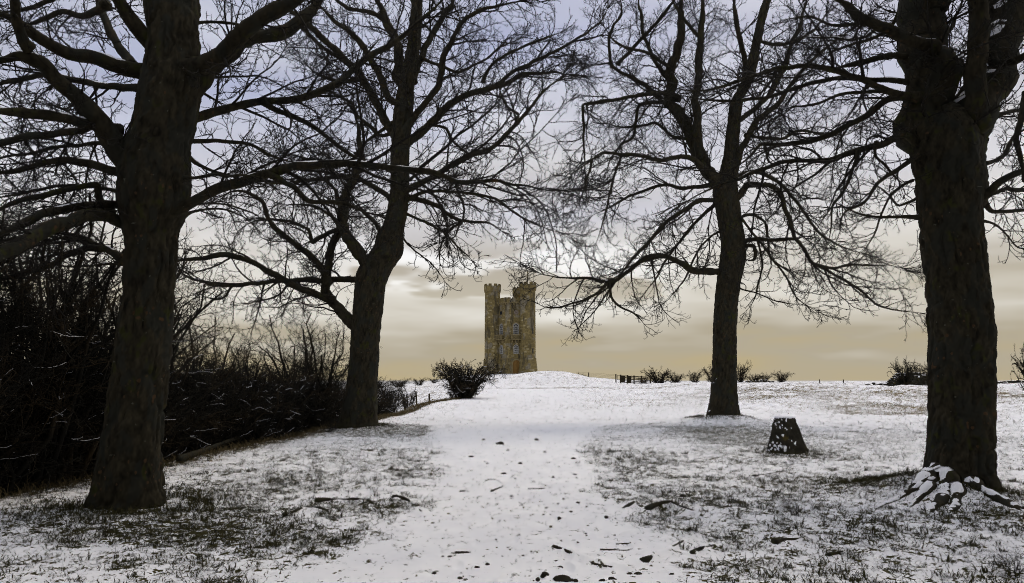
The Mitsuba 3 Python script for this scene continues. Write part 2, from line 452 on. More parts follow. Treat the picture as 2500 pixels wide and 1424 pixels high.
def limb_mesh(P, R, sides, seed, amp=.10, knob=.35):
    """A crooked limb with knuckles along a traced line."""
    L = np.linalg.norm(np.diff(P, axis=0), axis=1).sum()
    n = int(np.clip(L / .07, 14, 150))
    p, r = resample(P, R, n)
    q = np.c_[np.linspace(0, L * 1.3, n), np.full(n, seed * 3.7), np.zeros(n)]
    off = np.stack([meshkit.fbm(q + 11 * k, 3, seed + k) - .5 for k in range(3)], -1)
    fade = np.minimum(1, np.linspace(0, 6, n))[:, None]
    p = p + off * (amp + 1.0 * r.mean()) * fade * ([1, 1, 1] if amp > .05 else [1, 1, .5])
    r = r * (1 + knob * (meshkit.fbm(q * 3.1 + 5, 2, seed + 9) - .5))
    if R[0] < .15:
        r[:4] *= [1.4, 1.22, 1.10, 1.04]
    r = r * (1 - .55 * sstep(.72, 1.0, np.linspace(0, 1, n)))
    V, Fa = tubes(p[None], r[None], sides)
    N = unit(V.reshape(n, sides, 3) - p[:, None])
    bump = (meshkit.fbm(V * [18, 18, 18], 2, seed) - .5)
    V = V + N.reshape(-1, 3) * bump[:, None] * np.repeat(r, sides)[:, None] * .22
    tipc = np.vstack([V, p[-1:] + unit(p[-1:] - p[-2:-1]) * r[-1]])
    last = (n - 1) * sides + np.arange(sides)
    cap = np.stack([last, np.roll(last, -1), np.full(sides, len(V))], -1)
    tipc = np.vstack([tipc, p[:1] - unit(p[1:2] - p[:1]) * r[0] * .6])
    first = np.arange(sides)
    cap0 = np.stack([np.roll(first, -1), first, np.full(sides, len(V) + 1)], -1)
    return tipc, np.vstack([Fa, cap, cap0]), p, r


def tree(key, Y, limbs, seed, sides, twig, density=1.0, snow=.45, snow_gain=1.0, slim=.8):
    """Limbs traced on the photograph, set at their own depths, with every finer order of branch grown on them."""
    rng = np.random.default_rng(seed)
    Ps, Rs, snowy = [], [], []
    for k, (text, r0, r1, dy0, dy1) in enumerate(limbs):
        px = trace(text)
        s = np.r_[0, np.cumsum(np.linalg.norm(np.diff(px, axis=0), axis=1))]
        t = s / s[-1]
        dep = Y + dy0 + (dy1 - dy0) * t ** .9
        P = np.array([at(a[0], a[1], d) for a, d in zip(px, dep)])
        if 9 < r0 < 50:
            P[0] += unit(P[0] - P[1]) * (.16 if Y < 15 else .22)
        k0 = 1.0 if r0 > 30 else slim
        R = (r0 * k0 + (r1 * min(k0, 1) - r0 * k0) * t ** .85) * dep / F_PX
        rise = np.abs(unit(P[-1] - P[0])[2])
        R = R * (Y / np.hypot(Y, P[:, 0])) ** rise
        V, Fa, p, r = limb_mesh(P, R, sides if r0 > 5 else max(6, sides - 4), seed * 100 + k)
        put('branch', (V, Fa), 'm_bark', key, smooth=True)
        if snow < 5 and p[:, 2].min() < 14:
            sn = snow_on(V, Fa, 1.02, freq=9, lean=(-.75, -.25, .55), thick=.012, seed=seed + k, sharp=5, nw=2.0) if r0 > 50 and k == 1 else snow_on(V, Fa, snow + .55, freq=3.2, thick=.012 + .03 * r.mean(), seed=seed + k, gain=snow_gain)
            if sn is not None:
                snowy.append(sn)
        a, b = resample(p, r, 24)
        Ps.append(a)
        Rs.append(b)
    P, R = np.array(Ps), np.array(Rs)
    q = density * (22.0 / Y) ** .62                       # nearer trees show their finer branching
    z = (Y / 22.0) ** .35
    tips = grow(rng, P, R, .045, .35, .6 * z, 1.9 * z, N=9, ang=(6, 38), wob=.24, up=.03, t0=.955, thick=.85, tip=twig * 1.7, ratio=.016, down=.05)
    g1 = grow(rng, P, R, .36 / q, .46, .6 * z, 2.6 * z, N=9, ang=(26, 62), wob=.26, up=.02, t0=.10, thick=.66, tip=twig * 1.5, ratio=.0155, down=.06)
    g1 = tuple(np.concatenate([a, b]) for a, b in zip(g1, tips))
    g1b = grow(rng, P, R, .45 / q, .2, .25 * z, .7 * z, N=5, ang=(40, 80), wob=.28, up=.05, t0=.10, thick=.5, tip=twig * 1.1, ratio=.012)
    g2 = grow(rng, *g1, .23 / q, .50, .32 * z, 1.05 * z, N=6, ang=(28, 62), wob=.30, up=.05, t0=.12, thick=.7, tip=twig * 1.25, ratio=.012, down=.04)
    g3 = grow(rng, *g2, .17 / q, .50, .15 * z, .46 * z, N=4, ang=(30, 62), wob=.36, up=.10, t0=.2, thick=.8, tip=twig * 1.05, ratio=.012)
    g3b = grow(rng, *g1b, .13 / q, .5, .13 * z, .4 * z, N=4, ang=(32, 65), wob=.34, up=.10, t0=.2, thick=.8, tip=twig, ratio=.012)
    g4 = grow(rng, *g3, .20 / q, .45, .07 * z, .19 * z, N=3, ang=(28, 55), wob=.30, up=.18, t0=.35, thick=.9, tip=twig * .9, ratio=.012)
    parts = [tubes(*g1, 4), tubes(*g1b, 3), tubes(*g2, 3)] + [tubes(*g, 3) for g in (g3, g3b, g4)]
    put('twigs', merge(parts), 'm_twig', key, stuff=True, smooth=True)
    if snowy:
        put('snow', merge(snowy), 'm_snow', key, stuff=True, smooth=True, label='thin snow lying along the tops of the branches')


# ---- tree A: the nearest trunk on the left
A_ROWS = [(1262, 219, 412), (1235, 222, 409), (1200, 227, 404), (1130, 235, 398), (1000, 256, 408), (900, 269, 418), (800, 282, 426), (700, 294, 432), (640, 298, 436), (600, 300, 440), (560, 294, 446), (500, 280, 470),
          (450, 280, 474), (400, 286, 472), (350, 300, 474), (300, 322, 484), (250, 330, 492), (200, 340, 498), (150, 352, 494), (100, 356, 492), (0, 350, 490), (-150, 365, 480), (-330, 385, 465)]
A_LIMBS = [
    ('300,548 240,530 152,538 75,570 0,602 -90,660', 17, 26, 0, -2.4), ('300,505 213,493 130,510 60,545 -40,590', 13, 14, .1, -1.6),
    ('262,498 243,470 240,447 172,457 90,482 0,520 -60,545', 10, 7, .1, -1.0), ('300,425 253,412 200,402 152,397 75,410 0,422 -60,425', 13, 7, -.1, .6),
    ('320,400 285,350 250,290 200,238 150,198 110,156 50,140 0,140 -60,128', 34, 13, -.15, -1.4), ('265,315 202,303 126,291 60,278 0,270 -60,265', 17, 13, -.3, -1.8),
    ('235,302 200,314 152,322 76,336 0,357 -60,372', 12, 10, -.4, .3), ('350,175 270,160 200,146 130,113 75,82 20,45 -40,28', 24, 14, 0, -1.2),
    ('400,140 370,112 330,66 292,12 255,-60', 27, 18, .1, -.8), ('315,150 290,105 262,60 243,28 236,-30', 15, 12, .1, .9), ('330,215 240,208 170,195 90,186 0,216 -50,230', 11, 7, .2, 1.4),
    ('245,20 212,36 152,34 90,58 50,78', 12, 5, .3, 1.2), ('150,-10 60,20 0,32', 7, 5, .6, 1.0), ('60,90 40,40 30,-20', 16, 14, -1.3, -1.8),
    ('450,170 485,156 556,110 632,58 718,10 780,-30', 30, 18, -.1, -1.3), ('460,230 526,172 597,112 672,82 748,30 820,-28', 27, 17, 0, 1.2),
    ('450,300 485,288 556,264 622,247 708,243 779,222 840,194 931,126 1010,66 1060,20 1090,-24', 15, 6, .1, 2.0), ('640,247 678,272 759,312 839,364 905,402', 9, 5, .7, 1.4),
    ('440,510 480,488 531,465 600,440 652,424 748,407 840,400 911,404 997,412 1073,430 1113,445 1184,446 1250,458 1315,461 1411,462', 17, 3, -.1, -1.2), ('652,424 708,447 759,490 840,498 890,520', 9, 5, -.4, -1.0),
    ('300,640 248,612 191,608 158,613 119,641 72,664 0,677 -40,680', 11, 7, .3, 1.2), ('305,632 230,598 150,570 90,566 30,585 -30,620', 8, 5, .3, 1.6), ('300,645 240,645 160,650 100,652', 4, 2, .3, 1.0),
    ('455,345 546,344 597,350 657,384 720,402', 7, 4, .2, 1.5), ('455,378 540,420 600,432', 6, 3, .2, 1.0), ('450,435 520,422 560,426 640,440', 5, 3, -.2, -.8), ('440,540 500,512 560,516 620,550', 5, 2, .2, 1.2),
    ('120,520 150,620 130,700', 3, 2, -1.0, -1.0), ('470,200 520,240 540,252', 5, 3, .3, .9), ('470,60 560,60 640,75 720,65', 5, 3, .3, 1.2), ('440,500 520,500 600,520 660,560', 4, 2, -.1, .4),
    ('215,600 160,580 90,600 20,640 -30,655', 5, 3, .6, .9), ('295,470 200,455 120,462 40,480 -20,490', 6, 4, .3, 1.6), ('300,360 210,352 120,368 30,385 -40,392', 6, 4, .3, 2.0)]
tA = thing('bare_tree', 'nearest bare tree on the left with rough brown trunk and many heavy limbs', 'tree')
trunk('trunk', A_ROWS, YA, tA, 140, .025, .4, .026, PA[2] - .5, seed=3, roots=[(-.35, .34, .26), (3.5, .14, .35), (-2.3, .10, .3), (-1.3, .12, .25), (1.5, .1, .5)])
tree(tA, YA, A_LIMBS, 11, 10, .0040, density=1.0, slim=.88)

# ---- tree B: second trunk on the left, forked
B_ROWS = [(1062, 816, 932), (1045, 823, 926), (1020, 830, 923), (980, 838, 921), (950, 844, 921), (900, 851, 922), (850, 856, 925), (800, 858, 929), (750, 862, 935), (700, 865, 941), (660, 872, 957), (640, 884, 972), (620, 900, 984), (595, 915, 987),
          (560, 930, 988), (520, 942, 996), (480, 950, 1000), (440, 952, 1001), (400, 952, 1000), (350, 954, 1002), (300, 958, 1006), (250, 964, 1010), (205, 974, 1012), (120, 992, 1025), (0, 1005, 1032), (-150, 1015, 1035), (-350, 1030, 1042)]
B_LIMBS = [
    ('905,660 882,622 853,580 836,545 842,500 858,455 872,420 885,380 880,330 870,270', 21, 8, -.2, -1.8),
    ('868,800 838,768 806,735 790,700 797,650 812,600 829,556 834,515 820,470 790,430', 20, 8, -.1, 1.2), ('800,728 740,706 652,665 600,638 546,622 505,630 437,636 390,642', 12, 7, 0, -2.4),
    ('875,683 790,684 708,684 632,690 566,698 506,690 455,672 420,648', 10, 5, 0, 2.0), ('795,680 760,622 723,597 678,566 652,531 640,490 600,468 540,482', 11, 5, -.1, -1.5),
    ('835,560 780,580 765,590 752,560 700,540 640,536 590,555', 8, 3, .4, 1.8), ('955,485 890,446 840,430 760,440 680,450 600,440', 9, 4, .2, 2.5), ('975,345 951,313 926,268 906,228 886,187 830,131 770,80 700,20 660,-20', 15, 8, .2, 1.0),
    ('735,62 779,106 840,150 905,215', 7, 5, .6, 1.0), ('985,255 957,243 936,202 916,157 891,116 855,81 830,60 770,8', 13, 7, -.2, -1.4), ('990,240 972,170 966,105 940,50 908,-20', 17, 12, .3, 2.0),
    ('985,330 1008,290 1032,263 1068,207 1083,142 1103,101 1133,50 1184,25 1285,5', 13, 5, -.2, -2.0), ('985,355 1042,308 1088,263 1123,238 1174,222 1224,207 1270,187 1361,179 1411,187', 15, 4, .1, 2.2),
    ('1215,209 1260,172 1336,136 1437,76 1490,15', 7, 3, 1.4, 2.8), ('1179,202 1199,162 1235,136 1310,101 1376,78', 6, 3, 1.3, 1.0), ('990,465 1058,430 1133,389 1194,364 1250,313 1300,258 1336,217 1381,187', 11, 4, -.2, -2.6),
    ('1245,318 1262,285 1235,258 1222,212', 5, 4, -1.8, -.5), ('995,482 1073,506 1133,541 1184,546 1235,571', 9, 2.5, .1, 1.6), ('1128,544 1093,571 1073,617 1075,650', 4, 2, .6, .4), ('990,490 1058,465 1118,470 1209,485 1260,521 1315,551 1386,571', 7, 2.2, 0, -2.2),
    ('1050,304 1088,313 1108,349 1154,377 1190,370', 5, 3, .4, 1.2), ('1000,210 1010,120 1014,50 1012,-40', 12, 10, -.2, -1.2), ('1012,190 1035,120 1070,60 1100,10 1115,-30', 11, 8, 0, 2.2), ('975,320 940,330 890,300 850,250 800,220 740,215', 7, 3, .1, 2.4),
    ('960,420 900,400 850,395 790,400 720,380 660,395', 7, 3, -.3, -2.6), ('920,612 928,566 908,536 876,511 830,500 780,470', 9, 4, .4, 2.2), ('830,560 800,520 760,500 700,500', 6, 3, -1.0, -2.0), ('1000,440 1060,420 1100,440 1150,500', 5, 2, .2, 1.9),
    ('940,50 900,30 850,20 800,-20', 8, 5, 1.5, 2.0), ('886,187 850,200 800,190 740,150', 7, 3, .6, 1.6), ('1030,140 1100,170 1160,160 1230,110 1280,90', 6, 2.5, .2, 2.4), ('960,300 900,340 860,400 850,440', 6, 3, .1, 2.0), ('708,684 680,720 640,735 600,745', 4, 2, 1.0, 1.2),
    ('566,698 530,730 490,720', 4, 2, 1.6, 1.8), ('985,520 1030,540 1075,560 1110,600 1160,640', 5, 2, .1, -1.2), ('980,575 1010,610 1050,640 1090,690', 3, 1.5, .1, 1.0)]
tB = thing('bare_tree', 'second bare tree on the left with a forked mossy trunk and drooping left limbs', 'tree')
trunk('trunk', B_ROWS, YB, tB, 84, .05, .6, .024, PB[2] - .5, seed=5, roots=[(-.5, .42, .32), (3.5, .36, .32), (-1.7, .25, .3), (-2.6, .2, .2), (1.6, .2, .4)])
tree(tB, YB, B_LIMBS, 12, 9, .0072, density=1.12, snow=.40)

# ---- tree C: the right hand tree in the middle
C_ROWS = [(1050, 1704, 1822), (1035, 1714, 1812), (1015, 1722, 1806), (980, 1730, 1802), (940, 1735, 1800), (900, 1738, 1800), (850, 1740, 1801), (800, 1741, 1801), (750, 1744, 1803), (700, 1748, 1807), (660, 1754, 1815), (620, 1758, 1821), (590, 1759, 1819),
          (550, 1753, 1812), (500, 1744, 1806), (470, 1738, 1801), (440, 1745, 1800), (410, 1757, 1804), (369, 1766, 1804), (303, 1774, 1809), (253, 1782, 1815), (192, 1812, 1842), (101, 1836, 1860), (40, 1850, 1872), (-60, 1880, 1900), (-250, 1905, 1920)]
C_LIMBS = [
    ('1765,470 1738,432 1705,369 1680,318 1655,275 1636,225 1638,175 1650,126 1662,50 1668,-30', 24, 12, -.1, 1.0), ('1708,375 1700,310 1704,200 1706,130 1712,50 1718,-30', 15, 11, -.1, -1.4),
    ('1795,420 1827,330 1852,288 1903,248 1953,177 2014,121 2090,61', 12, 4, -.1, -2.0), ('1655,278 1589,222 1538,187 1503,167 1482,152 1440,160', 11, 4, .5, 2.0), ('1495,165 1487,101 1497,66 1518,30 1510,-20', 6, 3, 1.8, 1.4),
    ('1508,157 1558,101 1614,40 1660,-20', 6, 5, 1.5, 1.8), ('1745,445 1700,395 1670,384 1604,392 1558,379 1477,372 1432,399 1388,436', 10, 3, -.3, -2.6), ('1520,376 1508,405 1487,480 1467,556 1455,600', 4, 2, -1.6, -2.0),
    ('1445,392 1437,420 1427,462 1400,520', 4, 2, -2.2, -2.4), ('1660,240 1624,230 1558,233 1508,243 1422,259 1424,329 1427,440', 7, 3, .4, -1.6), ('1660,245 1634,243 1558,263 1553,288 1548,329 1518,354 1480,420', 7, 3, .4, 1.8),
    ('1765,664 1700,660 1660,642 1614,627 1578,632 1528,667 1487,688 1437,677 1386,677 1336,672 1310,665', 12, 2.5, 0, -1.8), ('1487,688 1492,716 1518,750 1553,770 1578,795', 5, 2, -1.2, -1.6), ('1490,684 1437,729 1386,744 1336,750 1312,740', 5, 2, -1.2, -2.0),
    ('1755,490 1710,490 1670,511 1629,541 1588,587 1538,642 1487,686', 8, 4, -.2, -1.2), ('1810,592 1837,584 1888,587 1943,584 1966,578', 8, 5, -.1, -.8), ('1815,600 1838,600 1846,615 1840,634 1826,636', 7, 5, 0, -.3),
    ('1785,500 1802,482 1832,450 1872,450 1908,480 1923,526 1936,577 1963,607 1994,647 2044,654 2100,647 2166,645 2216,657', 11, 2.2, -.1, -2.0), ('1994,647 2065,688 2110,717 2140,744 2191,757 2257,767', 5, 2, -1.2, -1.8),
    ('1790,545 1807,531 1837,523 1867,541 1877,587 1880,622 1900,645 1945,665', 6, 2, .1, 1.4), ('1850,585 1853,600 1860,657 1847,708 1830,760', 4, 2, -.2, .4), ('1790,440 1850,420 1890,440 1950,500 1990,560 2050,600 2120,620', 8, 2.5, .2, 2.2),
    ('1745,500 1700,540 1650,600 1600,680 1560,730', 6, 2, .2, 1.8), ('1795,300 1850,260 1900,200 1930,120 1960,40 1970,-20', 9, 6, .1, 1.8), ('1800,250 1820,150 1800,60 1790,-20', 10, 8, .2, 1.2), ('1640,200 1600,150 1570,80 1560,-10', 8, 5, .6, 2.2),
    ('1740,450 1680,460 1620,450 1560,470 1500,500 1440,530', 7, 2.5, -.2, 1.6), ('1640,170 1580,130 1530,120 1470,60', 6, 3, .6, -1.0), ('1770,560 1720,590 1690,640 1660,700 1620,740', 4, 2, .2, 1.6), ('1800,520 1860,600 1920,680 1960,740 2000,760', 5, 2, -.2, -1.8),
    ('1800,700 1850,720 1900,735 1960,745', 3, 1.5, 0, -1.0), ('1690,340 1640,330 1590,300 1540,310 1480,300', 6, 3, .1, 2.2), ('1820,330 1900,340 1960,320 2040,330 2100,310', 6, 2.5, .1, 2.0), ('1850,100 1900,110 1960,90 2020,30', 6, 4, .2, 2.2), ('1715,100 1680,60 1640,0', 6, 5, -.9, -1.2)]
tC = thing('bare_tree', 'bare tree right of the path standing on a small snowy mound, straight dark trunk', 'tree')
vC, fC = trunk('trunk', C_ROWS, YC, tC, 84, .05, .3, .024, PC[2] - .5, seed=6, roots=[(-.35, .42, .3), (3.55, .42, .3), (-1.3, .22, .3), (-2.2, .2, .2), (1.6, .2, .4)])
tree(tC, YC, C_LIMBS, 13, 9, .0072, density=1.14, snow=.50)

# ---- tree D: the nearest trunk on the right
D_ROWS = [(1242, 2200, 2462), (1215, 2214, 2448), (1190, 2232, 2440), (1150, 2247, 2431), (1100, 2257, 2428), (1000, 2260, 2430), (900, 2262, 2432), (800, 2262, 2432), (700, 2256, 2420), (620, 2248, 2412), (560, 2240, 2405), (500, 2234, 2406), (450, 2236, 2404),
          (400, 2226, 2406), (360, 2218, 2406), (330, 2224, 2400), (300, 2240, 2386), (275, 2264, 2362), (258, 2288, 2340), (248, 2308, 2322)]
D_LIMBS = [
    ('2322,520 2300,420 2268,330 2246,240 2238,140 2240,40 2246,-60 2250,-200 2270,-420', 76, 62, .10, .5), ('2336,500 2348,400 2362,310 2388,240 2424,180 2452,110 2472,30 2492,-50 2520,-200', 72, 46, -.08, .4),
    ('2392,290 2379,210 2376,150 2385,60 2392,-60 2400,-200', 33, 26, -.35, -.9), ('2225,345 2206,326 2156,344 2095,364 2014,392 1923,398 1862,420 1812,436 1761,450 1660,511', 13, 3.5, 0, -.9), ('2215,240 2166,243 2115,273 2039,324 1974,344 1913,349 1862,349 1827,384 1795,410', 13, 6, 0, 1.4),
    ('2200,200 2166,197 2090,195 2014,197 1943,212 1862,240 1786,248 1650,232', 10, 3.5, .3, 2.0), ('2200,232 2140,212 2090,187 2014,167 1913,167 1837,187 1761,207 1660,217', 13, 4, -.1, -1.2), ('2210,135 2166,142 2090,162 2040,168', 13, 9, .2, .2),
    ('2260,110 2216,91 2166,66 2115,46 2075,15 2030,-14', 24, 14, -.2, -.8), ('2180,228 2115,222 2065,228 1989,253 1903,268', 7, 3, .1, .8), ('2140,346 2140,379 2166,404 2211,440', 6, 4, -.3, -.2), ('2095,364 2085,404 2059,470 2034,511 2034,556 2020,610', 7, 2.5, -.3, -.6),
    ('2240,380 2196,409 2145,445 2105,495 2064,521 2059,561', 9, 4, -.1, -.9), ('2245,530 2176,536 2115,531 2054,506 2020,490', 7, 2, -.2, .6), ('2390,480 2408,475 2444,440 2489,420 2550,398', 17, 9, -.3, -.6), ('2400,485 2444,461 2500,463 2560,455', 9, 6, .2, 1.0),
    ('2402,490 2423,521 2500,516 2550,510', 8, 5, -.2, .4), ('2500,250 2489,303 2484,354 2496,404 2500,440', 12, 9, -1.6, -1.7), ('2300,260 2330,300 2345,280 2350,230', 18, 10, .1, .3), ('2230,440 2190,460 2150,520 2130,580 2090,620', 5, 2, .1, .8), ('2400,540 2450,560 2490,600 2540,610', 4, 2, .1, .9),
    ('2405,400 2450,380 2480,330 2520,310', 8, 5, .4, 1.2), ('2410,300 2460,270 2520,265', 9, 7, .5, 1.2), ('2245,480 2200,500 2170,470 2120,440', 5, 2.5, .3, 1.2), ('2200,20 2140,90 2080,110 2000,130', 7, 4, .5, 1.8), ('2150,60 2100,90 2020,90 1950,100', 6, 3, .1, -1.0),
    ('2120,48 2040,60 1980,40 1900,50', 7, 3, -.5, .6), ('2330,250 2290,120 2330,60 2350,0', 10, 8, .7, 1.4), ('2440,140 2470,150 2510,120', 16, 14, -.3, -.6)]
tD = thing('bare_tree', 'nearest bare tree on the right with thick trunk and snow caught on its roots', 'tree')
vD, fD = trunk('trunk', D_ROWS, YD, tD, 150, .024, .4, .028, PD[2] - .5, seed=9, roots=[(3.75, .35, .36), (4.4, .22, .28), (-.25, .3, .26), (-.9, .15, .25), (1.5, .2, .4)])
tree(tD, YD, D_LIMBS, 14, 10, .0040, density=1.0, snow=.42, slim=.75)


def base_roots(key, specs, thr, seed):
    """Buttress roots running out from a trunk into the ground, with the snow that lies on them."""
    sn = []
    for k, (text, r0, r1) in enumerate(specs):
        P = np.array([gp(*q) for q in trace(text)])
        P[:, 2] = H0(P[:, 0], P[:, 1]) + np.linspace(r0 * .15, -r1 * .8, len(P))
        P[0, 2] += r0 * .5
        P[0, :2] += unit(np.array([PD[0], YD]) - P[0, :2]) * .22
        V, Fa, p, r = limb_mesh(P, np.linspace(r0, r1, len(P)) , 14, seed + k, amp=.05, knob=.8)
        put('root', (V, Fa), 'm_bark', key, smooth=True)
        q = snow_on(V, Fa, thr, freq=10, lean=(-.2, 0, 1.0), thick=.010, seed=seed + k, sharp=4, nw=2.2)
        if q is not None:
            sn.append(q)
    if sn:
        put('snow', merge(sn), 'm_snow', key, stuff=True, smooth=True, label='patches of snow on the spreading roots')


base_roots(tD, [('2292,1140 2262,1168 2222,1204 2176,1230 2128,1250', .125, .03), ('2300,1165 2268,1196 2238,1222 2205,1250', .11, .03), ('2320,1190 2296,1222 2272,1245 2255,1268', .10, .03), ('2350,1215 2328,1240 2312,1262', .09, .03), ('2270,1180 2225,1200 2180,1212', .09, .03), ('2415,1205 2450,1226 2490,1245 2530,1258', .11, .03)], .86, 300)
keep = (vC[fC].mean(1)[:, 2] < PC[2] + 2.2)
sn = snow_on(vC, fC[keep], 1.30, freq=15, lean=(-1.0, -.25, .4), thick=.014, seed=5, sharp=6)
if sn is not None:
    put('snow', sn, 'm_snow', tC, stuff=True, smooth=True, label='flecks of windblown snow on the left edge of the trunk')


# ------------------------------------------------------------------ the tower
TWX, TWY = float(at(1254, 912, 154.)[0]), 154.0
TWZ = float(at(1254, 912, 152.0)[2])


def stone_color(p, n, uv):
    row = dr.floor(uv.y / .30)
    col = dr.floor(uv.x / .58 + .37 * cell_rand(row, 5, 0) + .5 * (row - 2 * dr.floor(row / 2)))
    h, h2 = cell_rand(col, row, 1), cell_rand(col, row, 2)
    big = fbm(uv.x * .55, uv.y * .4, 2.0, 4)
    base = mix((.105, .083, .036), (.235, .186, .080), .55 * h + .7 * big - .15)
    base = mix(base, (.33, .28, .16), smoothstep(.86, .92, h2) * smoothstep(.3, .6, big))
    base = mix(base, (.19, .175, .14), smoothstep(.55, .68, fbm(uv.x * .9 + 40, uv.y * .8, 6.0, 3)) * .7)
    base = mix(base, (.060, .052, .034), smoothstep(.56, .72, fbm(uv.x * 1.6 + 11, uv.y * .35, 1.0, 3)) * .75)
    fine = noise(uv.x * 9, uv.y * 9, 3.0)
    base = base * (.75 + .5 * fine)
    jx, jy = uv.x / .58 + .37 * cell_rand(row, 5, 0) + .5 * (row - 2 * dr.floor(row / 2)), uv.y / .30
    jx, jy = jx - dr.floor(jx), jy - dr.floor(jy)
    joint = dr.maximum(smoothstep(.93, .99, jx), smoothstep(.88, .97, jy))
    return mix(base, (.065, .054, .036), joint * .8)


diffuse('m_stone', stone_color)
diffuse('m_trim', lambda p, n, uv: mix((.12, .097, .050), (.23, .185, .098), fbm(p.x * 2, p.y * 2, p.z * 2, 3)))
diffuse('m_white', (.38, .38, .36))
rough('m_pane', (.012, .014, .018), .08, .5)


def door_color(p, n, uv):
    x = p.x / .16
    k = cell_rand(dr.floor(x), 0, 0)
    g = fbm(p.x * 16, p.y * 16, p.z * 1.6, 3)
    return mix((.10, .056, .018), (.22, .13, .042), .6 * g + .4 * k)


diffuse('m_door', door_color)
TH = [math.radians(-80), math.radians(40), math.radians(160)]
RT, RC, TR = 4.85, 4.45, 1.72


def pol(th, r):
    """Tower plan: angle from the direction that faces the camera, clockwise to the right."""
    return np.array([r * math.sin(th), -r * math.cos(th)])


tower = thing('stone_tower', 'tall brown stone tower with three round battlemented turrets on the snowy hill', 'tower')


def place(V):
    return np.asarray(V, float) + [TWX, TWY, TWZ]


def ring(profile, cx, cy, seg=40):
    """A lathe about (cx, cy) with uv in metres."""
    a = np.linspace(0, 2 * np.pi, seg + 1)
    pr = np.array(profile)
    V = np.stack([np.stack([cx + r * np.cos(a), cy + r * np.sin(a), np.full_like(a, z)], -1) for r, z in pr])
    arc = np.stack([np.c_[a * max(TR, .3), np.full_like(a, z)] for r, z in pr])
    i, j = np.meshgrid(np.arange(len(pr) - 1), np.arange(seg), indexing='ij')
    n = seg + 1
    q = np.stack([i * n + j, i * n + j + 1, (i + 1) * n + j + 1, (i + 1) * n + j], -1).reshape(-1, 4)
    return V.reshape(-1, 3), np.vstack([q[:, [0, 1, 2]], q[:, [0, 2, 3]]]), arc.reshape(-1, 2)


def wall_uv(V, N, k=0.0):
    along = -N[:, 1] * V[:, 0] + N[:, 0] * V[:, 1]
    return np.c_[along + k, V[:, 2]]


def uvput(name, mesh, parent, mat='m_stone', label=None):
    """Faceted mesh in tower coordinates with stone courses laid along its faces."""
    V, Fa = np.asarray(mesh.vertices), np.asarray(mesh.faces)
    N = np.asarray(mesh.face_normals)
    V2 = V[Fa].reshape(-1, 3)
    N2 = np.repeat(N, 3, 0)
    uv = np.where((np.abs(N2[:, 2:]) > .8), V2[:, :2], wall_uv(V2, unit(N2 * [1, 1, .0001])))
    return put(name, (place(V2), np.arange(len(V2)).reshape(-1, 3)), mat, parent, uv=uv, label=label)


def prism(poly, z0, z1, top=None):
    """A right or battered prism from a plan polygon (counter clockwise)."""
    poly = np.array(poly)
    top = poly if top is None else np.array(top)
    n = len(poly)
    V = np.vstack([np.c_[poly, np.full(n, z0)], np.c_[top, np.full(n, z1)]])
    return trimesh.convex.convex_hull(V)


corner = [math.radians(-20), math.radians(100), math.radians(220)]


def hexa(grow_=0.0):
    pts = []
    for a in sorted([(t, RT - .6 + grow_) for t in TH] + [(t, RC + grow_) for t in corner]):
        pts.append(pol(*a))
    return pts


core = uvput('wall', prism(hexa(), 3.2, 16.45), tower)
uvput('plinth', prism(hexa(.55), -1.5, 3.1, hexa(.08)), tower, label='dark damp plinth with sloping sides')
uvput('string_course', prism(hexa(.16), 3.1, 3.27), tower, 'm_trim')
uvput('cornice', prism(hexa(.26), 15.42, 15.60), tower, 'm_trim')
for a in range(6):
    A, B = [np.array(hexa(.12)[k % 6]) for k in (a, a + 1)]
    # parapet above the roof line, set a little out on its corbels
    d = (B - A) / np.linalg.norm(B - A)
    nrm = np.array([d[1], -d[0]])
    if nrm @ (A + B) < 0:
        nrm = -nrm
    L = np.linalg.norm(B - A)

    def bx(u0, u1, v0, v1, z0, z1):
        c = [A + d * u + nrm * v for u in (u0, u1) for v in (v0, v1)]
        return trimesh.convex.convex_hull(np.vstack([np.c_[np.array(c), np.full(4, z)] for z in (z0, z1)]))
    uvput('parapet', bx(.05, L - .05, -.28, .10, 15.62, 16.46), tower)
    for k in range(7):
        u = L * (k + .5) / 7
        if 1.0 < u < L - 1.0 or a % 1 == 0:
            uvput('corbel', bx(u - .11, u + .11, -.2, .13, 15.10, 15.40), tower, 'm_trim')
    for k in range(4):
        u = L * (k + .5) / 4
        uvput('merlon', bx(u - .36, u + .36, -.25, .075, 16.47, 16.72), tower)

# turrets
for k, th in enumerate(TH):
    cx, cy = pol(th, RT)
    prof = [(TR + .62, -1.6), (TR + .12, 3.08), (TR + .14, 3.1), (TR + .14, 3.26), (TR, 3.3), (TR - .02, 18.05), (TR + .03, 18.1), (TR + .03, 18.3), (TR + .20, 18.62), (TR + .20, 19.45), (TR - .12, 19.46), (TR - .12, 19.0), (.05, 18.95)]
    V, Fa, uv = ring(prof, cx, cy)
    tk = put('turret', (place(V), Fa), 'm_stone', tower, uv=uv + [k * 17.3, 0])
    for m in range(16):
        a = m * 2 * np.pi / 16
        e = np.array([math.cos(a), math.sin(a)])
        f = np.array([-e[1], e[0]])
        c = [np.array([cx, cy]) + e * r + f * w for r in (TR - .02, TR + .16) for w in (-.12, .12)]
        uvput('corbel', trimesh.convex.convex_hull(np.vstack([np.c_[np.array(c), np.full(4, z)] for z in (18.22, 18.58)])), tk, 'm_trim')
    for m in range(9):
        a = (m + .35) * 2 * np.pi / 9
        out = []
        for da in (-.20, -.07, .07, .20):
            for r in (TR - .10, TR + .19):
                for z in (19.47, 20.0):
                    out.append([cx + r * math.cos(a + da), cy + r * math.sin(a + da), z])
        uvput('merlon', trimesh.convex.convex_hull(np.array(out)), tk)

